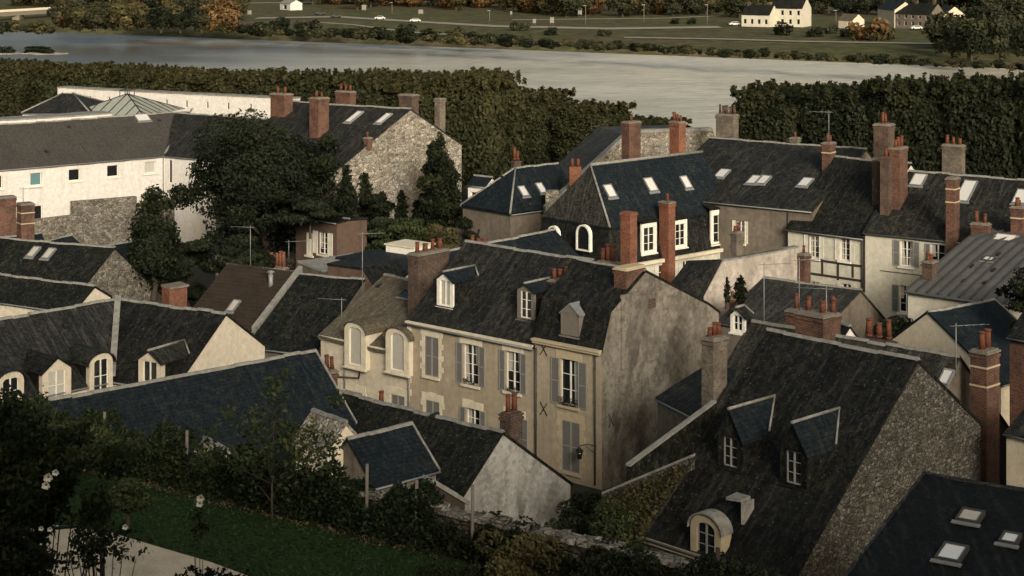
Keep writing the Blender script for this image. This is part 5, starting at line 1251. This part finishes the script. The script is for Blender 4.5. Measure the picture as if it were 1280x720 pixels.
for (px, py, hp) in ((732,31,24), (805,28,22), (884,30,24), (1045,33,20), (490,17,14), (612,27,14)):
    p = far(px, py); s = F/p.y; h = hp/s; o = empty('lamp_post', p, 'slim grey lamp post on the far bank meadow', 'lamp post', 'lamp posts on the far bank'); o['_o'] = p[:]
    mb = MB(); mb.tube(p, p+Vector((0,0,h)), .16, .09, 6); mb.build('pole', M['cement'], o); mb = MB(); mb.box((p.x-.9, p.y-.2, p.z+h-.1), (p.x+.3, p.y+.2, p.z+h+.1)); mb.build('lamp_head', M['zinc'], o)
# sandbank with scrub in the river
for (px, py, L, lab) in ((8,67,15,'small sandbank in the river near the left edge'), (58,67,19,'sandbank with a dark scrub bush in the river')):
    p = W(px, py, -6); o = empty('sandbank', p, lab, 'sandbank'); o['_o'] = p[:]
    mb = MB(); N = 22; r1 = [Vector((p.x+math.cos(6.283*k/N)*L*.5*random.uniform(.75,1.1), p.y+math.sin(6.283*k/N)*8*random.uniform(.5,1.2), -6.3)) for k in range(N)]
    r2 = [p.lerp(q, .72)+Vector((0,0,.75)) for q in r1]
    r2 = [Vector((q.x, q.y, -5.85+random.uniform(-.1,.2))) for q in r2]
    mb.prism(r1, r2); mb.build('sand', M['sand'], o)
    for k in range(5 if px > 40 else 2):
        c = bpy.data.objects.new('scrub', FS[2]); link(c, o); c.location = (random.uniform(-6,2), random.uniform(-2,3), .2); c.scale = (1.2,1.2,.7)

# ================================================================== trees and plants among the houses
TT = trunk_mesh('tree_trunk', 5.5, .38, 11, 3.0, 8)
def big_tree(name, label, base, crown, H, group=None, tr=None, cz=2.0, s=1, cat='tree', rz=0):
    return put_tree(name, label, cat, base, tr or TT, crown, cz, s, s, rz, group)
c = round_crown('dark_crown', 6.0, 9.6, 30000, .21, M['leaf_dark'], 30, 0, 101)
np.random.seed(77); oc = []; orr = []
for k in range(16):
    an = np.random.uniform(0, 6.28); hh = np.random.uniform(0, 10.5); rr_ = 6.6*math.sin(math.pi*min(.95, .15+hh/12.5))**.5; oc.append((math.cos(an)*rr_, math.sin(an)*rr_, hh)); q = np.random.uniform(.7, 1.4); orr.append((q, q, q*.8))
pts, tn = blob_pts(oc, orr, 7000, .8); outer = leafmesh('outer_sprays', pts, .2, M['leaf_dark'], tn)
big_tree('broadleaf_tree', 'big dark broadleaf tree in front of the white building', at(330,345,141)+Vector((0,0,0)), c, 12, cz=2.4)
bt = bpy.data.objects['broadleaf_tree']; k = bpy.data.objects.new('outer_sprays', outer); link(k, bt); k.location.z = 2.4
c = round_crown('conifer_crown', 2.9, 7.4, 16000, .17, M['leaf_dark'], 90, 0, 102, conic=True)
put_tree('conifer', 'narrow black green conifer against the rubble wall', 'tree', at(192,368,126), trunk_mesh('conifer_trunk', 4, .2, 2, 1.0), c, .3, 1, 1.0)
def cypress(name, label, px, ptop, pbot, Y, wid, seed, mat='leaf_dark', n=9000, leaf=.2, cat='tree', lumps=26):
    b = at(px, pbot, Y); t = at(px, ptop, Y); H = t.z-b.z; np.random.seed(seed)
    cc = []; rr = []
    for k in range(lumps):
        f = (k+.5)/lumps; w = wid*math.sin(math.pi*min(.97, .18+f*.80))**.7*.5; a = np.random.uniform(0, 6.28); cc.append((math.cos(a)*w*.5, math.sin(a)*w*.5, f*H*.96)); rr.append((w*.75, w*.75, H/lumps*2.0))
    pts, tint = blob_pts(cc, rr, n); me = leafmesh('cypress_crown', pts, leaf, M[mat], tint)
    return put_tree(name, label, cat, b, trunk_mesh('thin_trunk', max(.8, H*.4), .12, seed, .4, 3), me, 0, 1, 1, 0)
cypress('cypress', 'tall dark cypress growing up against the rubble gable', 547, 168, 308, 141, 3.4, 11, n=12000)
cypress('cypress', 'dark columnar shrub at the left corner of the rubble gable', 433, 222, 345, 139, 2.4, 12, n=9000)
cypress('cypress', 'small pointed cypress in a pot yard before the bare pinkish wall', 925, 344, 378, 106, .75, 13, n=1400, leaf=.10)
cypress('cypress', 'thin pointed cypress beside a terracotta pot before the bare wall', 909, 346, 378, 106, .35, 14, n=700, leaf=.09)
def shrub(name, label, px, ptop, pbot, Y, wpx, seed, mat, n=4000, leaf=.18, clumps=26, group=None, depth=1.0):
    b = at(px, pbot, Y); t = at(px, ptop, Y); s = F/Y; R_ = wpx/s/2; H = t.z-b.z
    me = round_crown('foliage', 1.0, H*.8, n, leaf, M[mat], clumps, H*.08, seed); 
    v = np.empty(len(me.vertices)*3); me.vertices.foreach_get('co', v); v = v.reshape(-1,3)
    ctr = v.reshape(-1,4,3).mean(1); off = v.reshape(-1,4,3)-ctr[:,None,:]; ctr[:,0] *= R_; ctr[:,1] *= R_*depth; v = (ctr[:,None,:]+off).reshape(-1,3); me.vertices.foreach_set('co', v.ravel()); me.update()
    o = empty(name, b, label, 'shrub', group); k = bpy.data.objects.new('foliage', me); link(k, o)
    st = bpy.data.objects.new('stem', trunk_mesh('stem', H*.4, .08, seed, R_*.5, 5)); link(st, o); return o
for (lab, px, pt, pb, Y, w, mt, n) in (
    ('dark overhanging foliage above the shuttered window', 388, 228, 292, 133, 95, 'leaf_dark', 8000),
    ('ivy tangle climbing the foot of the rubble gable', 468, 232, 330, 142, 62, 'leaf_dark', 9000),
    ('green yellow garden shrubs below the rubble gable', 505, 268, 345, 136, 95, 'leaf_mid', 8000),
    ('pale leaved bush behind the white topped box', 548, 275, 340, 131, 60, 'leaf_olive', 4500),
    ('black green tree left of the blue slate house', 606, 238, 335, 138, 70, 'leaf_dark', 9000),
    ('ivy covered bank below the conifer and the stone wall', 236, 262, 395, 136, 95, 'leaf_dark', 12000),
    ('shrubs behind the brown pantile roof', 300, 285, 365, 130, 90, 'leaf_dark', 9000),
    ('tall weeds on the stepped rubble wall', 195, 238, 268, 158, 50, 'leaf_olive', 1500),
    ('dark hedge at the right of the zinc roof', 1292, 305, 430, 96, 90, 'leaf_dark', 7000),
    ('ivy on the flank of the small blue roof house', 1122, 392, 440, 101, 60, 'leaf_dark', 4000),
    ('mossy bush at the foot of the stained gable', 735, 606, 690, 78, 60, 'leaf_dark', 4500),
    ('green plants spilling over the mossy wall', 775, 618, 700, 64, 90, 'leaf_mid', 5000),
    ('dark shrub between the cottage gable and the yard wall', 715, 628, 715, 66, 70, 'leaf_dark', 5000)):
    shrub('garden_shrub', lab, px, pt, pb, Y, w, len(lab)*7+px, mt, n, leaf=.20*Y/135)
# pigeon ivy patches on the big rubble gable
def ivy(label, pts_px, house, u, n, leaf, mat='leaf_dark', seed=1):
    np.random.seed(seed); P = []
    for _ in range(n):
        k = np.random.randint(len(pts_px)); px, p0, p1, w = pts_px[k]; f = np.random.beta(.9, 1.5); py = p1+(p0-p1)*f; x = px+np.random.normal(0, w*.42)*(1-.75*f)
        v, z = house.vz(x, py, u); q = house.P(u-.10-abs(np.random.normal(0, .12)), v, z); P.append(q[:])
    P = np.array(P); base = Vector(P.mean(0)); base.z = P[:,2].min(); P -= np.array(base)
    me = leafmesh('ivy', P, leaf, M[mat], np.clip(np.random.normal(.4, .2, n), 0, 1)); o = bpy.data.objects.new('ivy', me); o.location = base; link(o); tag(o, label, 'ivy')
ivy('dark ivy runners climbing the lower rubble gable', ((455,215,300,20), (475,240,300,16), (500,238,310,16), (520,250,310,14), (536,190,300,20), (430,205,300,16)), C1, -.02, 8500, .24, seed=3)

M['leaf_lawn'] = leafmat('leaf_lawn', [(0, (.012,.025,.008)), (.5, (.024,.050,.015)), (1, (.050,.072,.026))])
# ================================================================== the garden terrace in the foreground
zt = 11.0
wA, wB = W(190, 603, zt), W(560, 693, zt); wd_ = (wB-wA).normalized(); wn = Vector((-wd_.y, wd_.x, 0)); wn = wn if wn.y > 0 else -wn
def wl(t): return wA+wd_*t
mb = MB(); far_edge = [wl(t)+wn*.5 for t in (-40, 60)]
g0 = [Vector((-60, 40, zt)), Vector((40, 30, zt))]
mb.poly([wl(-40)+wn*.3, wl(60)+wn*.3, Vector((wl(60).x, 20, zt)), Vector((wl(-40).x, 20, zt))]); o = mb.build('lawn', M['turf']); tag(o, kind='structure')
mb = MB(); mb.prism([wl(-40)+wn*.3+Vector((0,0,-.01)), wl(60)+wn*.3+Vector((0,0,-.01)), wl(60)+wn*.5-Vector((0,0,12)), wl(-40)+wn*.5-Vector((0,0,12))], [wl(-40)+wn*.62+Vector((0,0,-.01)), wl(60)+wn*.62+Vector((0,0,-.01)), wl(60)+wn*.62-Vector((0,0,12)), wl(-40)+wn*.62-Vector((0,0,12))]); o = mb.build('retaining_wall', M['rubble_dark']); tag(o, 'tall rubble retaining wall under the lawn terrace', 'wall')
# upper bank rising to the viewpoint
mb = MB(); rows = [(44,10.6), (38,12.2), (20,19.4), (10,23.0), (3,26.4), (-6,26.7), (-60,27)]
for (ya, za), (yb, zb) in zip(rows[:-1], rows[1:]): mb.poly([Vector((-60,ya,za)), Vector((60,ya,za)), Vector((60,yb,zb)), Vector((-60,yb,zb))])
o = mb.build('garden_bank', M['turf']); tag(o, kind='structure')
pth = [W(*p, zt+.006) for p in ((-40,648), (60,655), (140,666), (200,684), (262,702), (330,727))]+[W(*p, zt+.006) for p in ((240,760), (120,745), (40,722), (-60,700))]
mb = MB(); mb.poly(pth); o = mb.build('gravel_path', M['gravel']); tag(o, kind='structure')
# low rubble wall of single stones, coping, ivy
rnd = random.Random(9); gw = empty('garden_wall', wl(0), 'low rubble garden wall overgrown with ivy along the lawn', 'wall'); gw['_o'] = wl(0)[:]
mb = MB(); mb.prism([wl(-22)-Vector((0,0,.1)), wl(26)-Vector((0,0,.1)), wl(26)+Vector((0,0,1.12)), wl(-22)+Vector((0,0,1.12))], [q+wn*.42 for q in (wl(-22)-Vector((0,0,.1)), wl(26)-Vector((0,0,.1)), wl(26)+Vector((0,0,1.12)), wl(-22)+Vector((0,0,1.12)))]); mb.build('wall_core', M['rubble_dark'], gw)
t = 6.0; ks = 0
while t < 22 and ks < 95:                  # coping stones, one by one
    L = rnd.uniform(.22, .5); h = rnd.uniform(.09, .2); a = wl(t)-wn*rnd.uniform(.03,.1); b = wl(t+L*.95)-wn*rnd.uniform(.03,.1); d = wn*rnd.uniform(.5,.58); z0 = Vector((0,0,1.10)); j = [Vector((rnd.uniform(-.03,.03), rnd.uniform(-.03,.03), rnd.uniform(-.03,.03))) for _ in range(4)]
    mb = MB(); mb.hexa([a+z0, b+z0, b+d+z0, a+d+z0, a+z0+Vector((0,0,h))+j[0], b+z0+Vector((0,0,h))+j[1], b+d+z0+Vector((0,0,h))+j[2], a+d+z0+Vector((0,0,h))+j[3]]); mb.build('coping_stone', M['rubble_grey'], gw); t += L; ks += 1
def plane_ivy():
    f, g = U_(0,1)**.8, U_(0,1); p = a.lerp(b, g).lerp(d.lerp(c, g), .06+.94*f); n_ = abs(N_(0,.14)); return (p.x-.1-n_*.4, p.y-.1-n_, p.z+N_(0,.06))
def spread(name, label, n, fn, leaf, mat, tint=(.4,.2), cat='plant', seed=1, kind=None, updown=0):
    np.random.seed(seed); P = np.array([fn() for _ in range(n)], float); base = np.array([P[:,0].mean(), P[:,1].mean(), P[:,2].min()])
    me = leafmesh(name, P-base, leaf, M[mat], np.random.normal(tint[0], tint[1], n), updown); o = bpy.data.objects.new(name, me); o.location = base; link(o)
    return tag(o, label, cat, None, kind)
U_ = np.random.uniform; N_ = np.random.normal
def ivy_pt(t0, t1, hmax):
    def f():
        t = U_(t0, t1); z = U_(0, 1)**.8*hmax*(1+.22*math.sin(t*1.9)+.12*math.sin(t*5.3)); d = -.06-abs(N_(0,.14))*(1.2-z/hmax*.4) if U_() < .75 else U_(0,.45)
        if d > 0: z = hmax*(1+.2*math.sin(t*1.9)+.12*math.sin(t*5.3))+N_(0,.1)
        p = wl(t)+wn*d; return (p.x, p.y, zt+z)
    return f
spread('ivy', 'thick dark ivy over the left half of the garden wall', 15000, ivy_pt(-12, 3, 1.45), .11, 'leaf_greenish', (.35,.2), seed=5)
spread('ivy', 'ivy with dry brown leaves over the middle of the garden wall', 12000, ivy_pt(3, 11.5, 1.30), .105, 'leaf_greenish', (.3,.22), seed=6)
spread('ivy', 'thin dark ivy hanging on the right end of the garden wall', 7000, ivy_pt(11.5, 21, 1.0), .10, 'leaf_dark', (.35,.25), seed=7)
def lit():
    t = U_(-10, 12); p = wl(t)-wn*abs(N_(.12,.22)); return (p.x, p.y, zt+.03+abs(N_(0,.02)))
spread('leaf_litter', 'pale fallen leaves strewn along the foot of the garden wall', 3400, lit, .075, 'leaf_litter', (.5,.25), 'leaves', 8, 'stuff', 2)
# grass of the lawn
np.random.seed(12); n = 26000; gx = U_(-17, 3, n); gy = U_(45, 60, n); keep = ((gx-wA.x)*wn.x+(gy-wA.y)*wn.y) < -.1
inp = np.zeros(len(gx), bool)
for q0, q1 in zip(pth, pth[1:]+pth[:1]):
    cr = (q0.y > gy) != (q1.y > gy); xx = q0.x+(gy-q0.y)*(q1.x-q0.x)/((q1.y-q0.y) or 1e-9); inp ^= cr & (gx < xx)
keep &= ~inp; gx, gy = gx[keep], gy[keep]
P = np.stack([gx, gy, np.full(len(gx), zt+.05)], 1); 
me = leafmesh('grass', P, .06, M['leaf_lawn'], np.random.normal(.4, .2, len(P)), 0, 2.4); o = bpy.data.objects.new('grass', me); link(o); tag(o, 'short dark green lawn grass', 'grass', None, 'stuff')
a, b, c, d = at(867,574,66), at(757,620,68), at(742,668,66), at(805,668,63)
spread('wall_plants', 'grasses and olive green creepers growing over the sloping mossy wall', 5200, plane_ivy, .12, 'leaf_olive', (.35,.25), seed=17)
# wooden posts
for (px, pt, pb) in ((340,558,640), (458,580,655), (233,538,606), (590,606,652), (130,515,560), (38,498,560), (520,600,640)):
    tt_ = 0; p = hit(px, pb-6, wA-wn*.12, wn); b = Vector((p.x, p.y, zt-.2)); top = at(px, pt, p.y)
    mb = MB(); mb.tube(b-b, Vector((0.02,0,top.z-b.z)), .055, .05, 7); o = mb.build('wooden_post', M['wood'], None, (0,0,0)); o.location = b; tag(o, 'weathered wooden post standing along the ivy wall of the lawn', 'post', 'posts along the ivy wall')
p = at(897, 690, 44.5); mb = MB(); mb.tube((0,0,-1.6), (0,0,.1), .06, .06, 7); o = mb.build('wooden_post', M['timber']); o.location = p; tag(o, 'short black post on the wall before the stone lucarne', 'post')
# sapling before the blue roof
sap = at(340, 640, 53.0); sap.z = zt
np.random.seed(21); cc = []; rr = []
for (px, py, w) in ((345,500,.45), (318,530,.55), (352,540,.6), (372,560,.55), (330,570,.6), (300,575,.45), (390,540,.4), (410,560,.5), (262,545,.35), (285,520,.3), (355,470,.25), (420,500,.3), (255,575,.4), (395,585,.5), (365,595,.6), (312,600,.5), (340,480,.3)):
    q = at(px, py, 53+U_(-1,1)); cc.append((q.x-sap.x, q.y-sap.y, q.z-sap.z)); rr.append((w, w, w*1.1))
pts, tint = blob_pts(cc, rr, 2300, .95); me = leafmesh('crown', pts, .105, M['leaf_mid'], tint+.05)
o = empty('sapling', sap, 'loose leafy sapling growing above the lawn wall before the long blue roof', 'tree'); k = bpy.data.objects.new('crown', me); link(k, o)
mb = MB()
for q in cc: q = Vector(q); s0 = Vector((0,0,min(q.z*.55, 2.4))); m_ = s0.lerp(q, .5)+Vector((0,0,.12)); mb.tube(s0, m_, .016, .011, 5); mb.tube(m_, q, .010, .004, 4)
mb.tube((0,0,-.2), (0,0,1.4), .045, .032, 6); mb.tube((0,0,1.4), (.05,0,2.6), .032, .015, 6); k = mb.build('trunk', M['bark'], None); k.parent = o
# brown bush right of the lawn
def bush(label, px, py, Y, rx, rz, n, leaf, mat, seed, tint=.45):
    np.random.seed(seed); b = at(px, py, Y); c = []; r = []
    for k in range(22):
        u = unit(1)[0]*U_(.3,.8); c.append((u[0]*rx, u[1]*rx*.7, u[2]*rz)); s = U_(.25,.45); r.append((s*rx*.8, s*rx*.8, s*rz))
    pts, tn = blob_pts(c, r, n); me = leafmesh('foliage', pts, leaf, M[mat], tn+tint-.4); o = empty('bush', b-Vector((0,0,rz)), label, 'shrub')
    k = bpy.data.objects.new('foliage', me); link(k, o); k.location.z = rz; st = bpy.data.objects.new('stem', trunk_mesh('stem', rz*.9, .05, seed, rx*.4, 6)); link(st, o)
bush('bush with brown autumn leaves at the right end of the lawn', 668, 705, 48.5, 1.9, .95, 9000, .085, 'leaf_olive', 31)
bush('low dark bush at the near edge of the lawn', 560, 745, 48.0, 1.8, .8, 6000, .085, 'leaf_dark', 32)
bush('dark green bush below the ivy wall by the lower gable', 612, 668, 51.0, .9, .6, 3500, .09, 'leaf_greenish', 33)
bush('dark bush in front of the right garden wall end', 790, 728, 46.0, 1.6, .7, 6000, .085, 'leaf_dark', 34)
bush('dark bush beside the short black post', 905, 735, 44.0, 1.9, .6, 6000, .085, 'leaf_dark', 35)
bush('dense green hedge shrub over the left end of the ivy wall', 50, 550, 50.0, 2.2, .75, 9000, .10, 'leaf_mid', 36, .35)
bush('olive tinted shrub between the roses and the ivy wall', 160, 622, 46.0, .9, .42, 4000, .075, 'leaf_mid', 37, .38)
# near rose bushes at the left edge
def rose(label, px, py, Y, rx, rz, n, leaf, roses, seed, mat='leaf_greenish'):
    np.random.seed(seed); b = at(px, py, Y); c = []; r = []
    for k in range(40):
        u = unit(1)[0]*U_(.2,.95); c.append((u[0]*rx, u[1]*rx*.6, u[2]*rz)); s = U_(.14,.3); r.append((s*rx*.8, s*rx*.8, s*rz))
    pts, tn = blob_pts(c, r, n, .8); me = leafmesh('foliage', pts, leaf, M[mat], tn)
    base = b-Vector((0,0,rz+1.0)); o = empty('rose_bush', base, label, 'rose bush'); o['_o'] = base[:]
    k = bpy.data.objects.new('foliage', me); link(k, o); k.location.z = rz+1.0
    mb = MB()
    for q in c[::(2 if n > 500 else 10)]: q = Vector(q)+b; st = Vector((b.x+(q.x-b.x)*.3, b.y, base.z)); m_ = st.lerp(q, .6)+Vector((0,0,.1)); mb.tube(st, m_, .010 if n > 500 else .005, .007 if n > 500 else .004, 5); mb.tube(m_, q, .007 if n > 500 else .004, .003, 4)
    mb.build('stems', M['bark'], o)
    for (rx_, ry_, rs) in roses:
        q = at(rx_, ry_, Y-rx*.45); mb = MB()
        for a in range(14):
            an = a*2.4; rad = rs*(.25+.75*a/14); d = Vector((math.cos(an), -.55, math.sin(an))).normalized(); t = Vector((-math.sin(an), 0, math.cos(an)))
            c0 = q+d*rad*.5; w = rs*.55; mb.poly([c0-t*w*.5, c0+d*rs*.35-t*w*.35+Vector((0,-rs*.2,0)), c0+d*rs*.45+Vector((0,-rs*.1,0)), c0+d*rs*.35+t*w*.35+Vector((0,-rs*.2,0)), c0+t*w*.5])
        mb.build('rose', M['flower'], o)
rose('near rose bush with a few white blooms at the left edge', 45, 610, 17.0, 1.2, .95, 15000, .040, ((61,596,.06), (58,606,.055), (70,590,.045), (40,663,.035), (52,660,.035), (63,661,.035), (30,673,.03)), 41)
rose('sprawling rose stems over the gravel path with one bloom', 130, 690, 16.5, .5, .26, 600, .036, ((157,658,.04),), 42)
rose('rose spray with one double white bloom above the lawn', 249, 660, 17.5, .10, .26, 160, .032, ((251,622,.055), (250,629,.05)), 43)
rose('thin rose shoots leaning across the path', 270, 722, 16.0, .40, .10, 350, .034, (), 44, 'leaf_dark')
rose('low dark rose foliage filling the lower left corner', -10, 712, 15.5, .8, .35, 6000, .036, (), 45, 'leaf_dark')
# thin iron rail by the path
mb = MB(); a, b = at(-20, 668, 20), at(128, 655, 21); mb.tube(a, b, .02); mb.tube(b, b-Vector((0,0,1.2)), .03); mb.tube(a.lerp(b,.5), a.lerp(b,.5)-Vector((0,0,1.2)), .02); o = mb.build('iron_rail', M['iron'], None, b-Vector((0,0,1.2))); tag(o, 'black iron rail under the near rose bush', 'railing')
# unseen trees added behind the viewpoint to block the sun, shading the garden
c = round_crown('shade_crown', 5.5, 10, 7000, .5, M['leaf_greenish'], 40, 0, 151)
for k, (x, y) in enumerate(((4,-10), (-6,-12), (9,-22), (-14,-20))):
    put_tree('shade_tree', 'broad unseen tree added behind the viewpoint to shade the garden', 'tree', (x, y, 26.6), TT, c, 3.0, 1.0, 1.0, k*1.1, 'added shade trees')

# ================================================================== aerials
def aerial(label, px, pt, pb, Y, arms=5, dirx=1, wid=1.4, group=None):
    b, t = at(px, pb, Y), at(px, pt, Y); o = empty('tv_aerial', b, label, 'aerial', group); o['_o'] = b[:]
    mb = MB(); mb.tube(b, t, .03, .025, 5); mb.build('mast', M['zinc'], o)
    mb = MB(); c = t-Vector((0,0,.12)); e = c+Vector((wid*dirx, .25*wid, 0)); mb.tube(c-(e-c)*.2, e, .018, n=4)
    for k in range(arms): q = c.lerp(e, k/(arms-1)); mb.tube(q+Vector((.08,-.28,.05)), q-Vector((.08,-.28,.05)), .014, n=4)
    mb.build('antenna', M['zinc'], o)
for (lab, px, pt, pb, Y, dx) in (('thin roof aerial on the red brick chimney by the white building', 29, 234, 256, 139, 1),
    ('tall bare pole behind the brown pantile roof', 313, 282, 336, 124, -1), ('yagi aerial above the black mossy roof', 427, 372, 402, 103, -1),
    ('tall thin mast beside the flat pale zinc roof', 453, 290, 372, 112, 1), ('yagi aerial over the mossy grey roof before the bare wall', 955, 328, 420, 95, 1),
    ('slim mast above the brick stacks of the slate house', 999, 322, 392, 84, 1), ('bare mast rising from the paired brick stacks', 1033, 358, 398, 84, -1),
    ('bent aerial on the tall banded brick chimney', 1195, 404, 470, 78, 1), ('aerial on the long mossy slate roof chimney', 1036, 138, 176, 125, -1), ('small aerial near the shuttered window', 361, 300, 326, 132, 1)):
    aerial(lab, px, pt, pb, Y, dirx=dx)

# unseen building added behind the viewpoint to block the sun: it keeps the garden and the nearest roofs in its shade
SHADE = House('added_shade_building', 'long pale palace with a steep slate roof standing on the terrace behind the viewpoint', Vector((3,-14,0)), Vector((62,-17,0)), 0, [(-16,37.0), (-8,43.5), (0,37.0)], zg=26, cat='building')  # added unseen building, there only for its shade
for k in range(10):
    for z0 in (28.0, 33.0): u = 4+k*5.6; SHADE.op.append((u-.7, u+.7, z0, z0+2.6, 'none', dict(bars=3)))
SHADE.build(M['stone'], M['slate'], over=.5)

for o in bpy.data.objects:
    if '_o' in o: del o['_o']
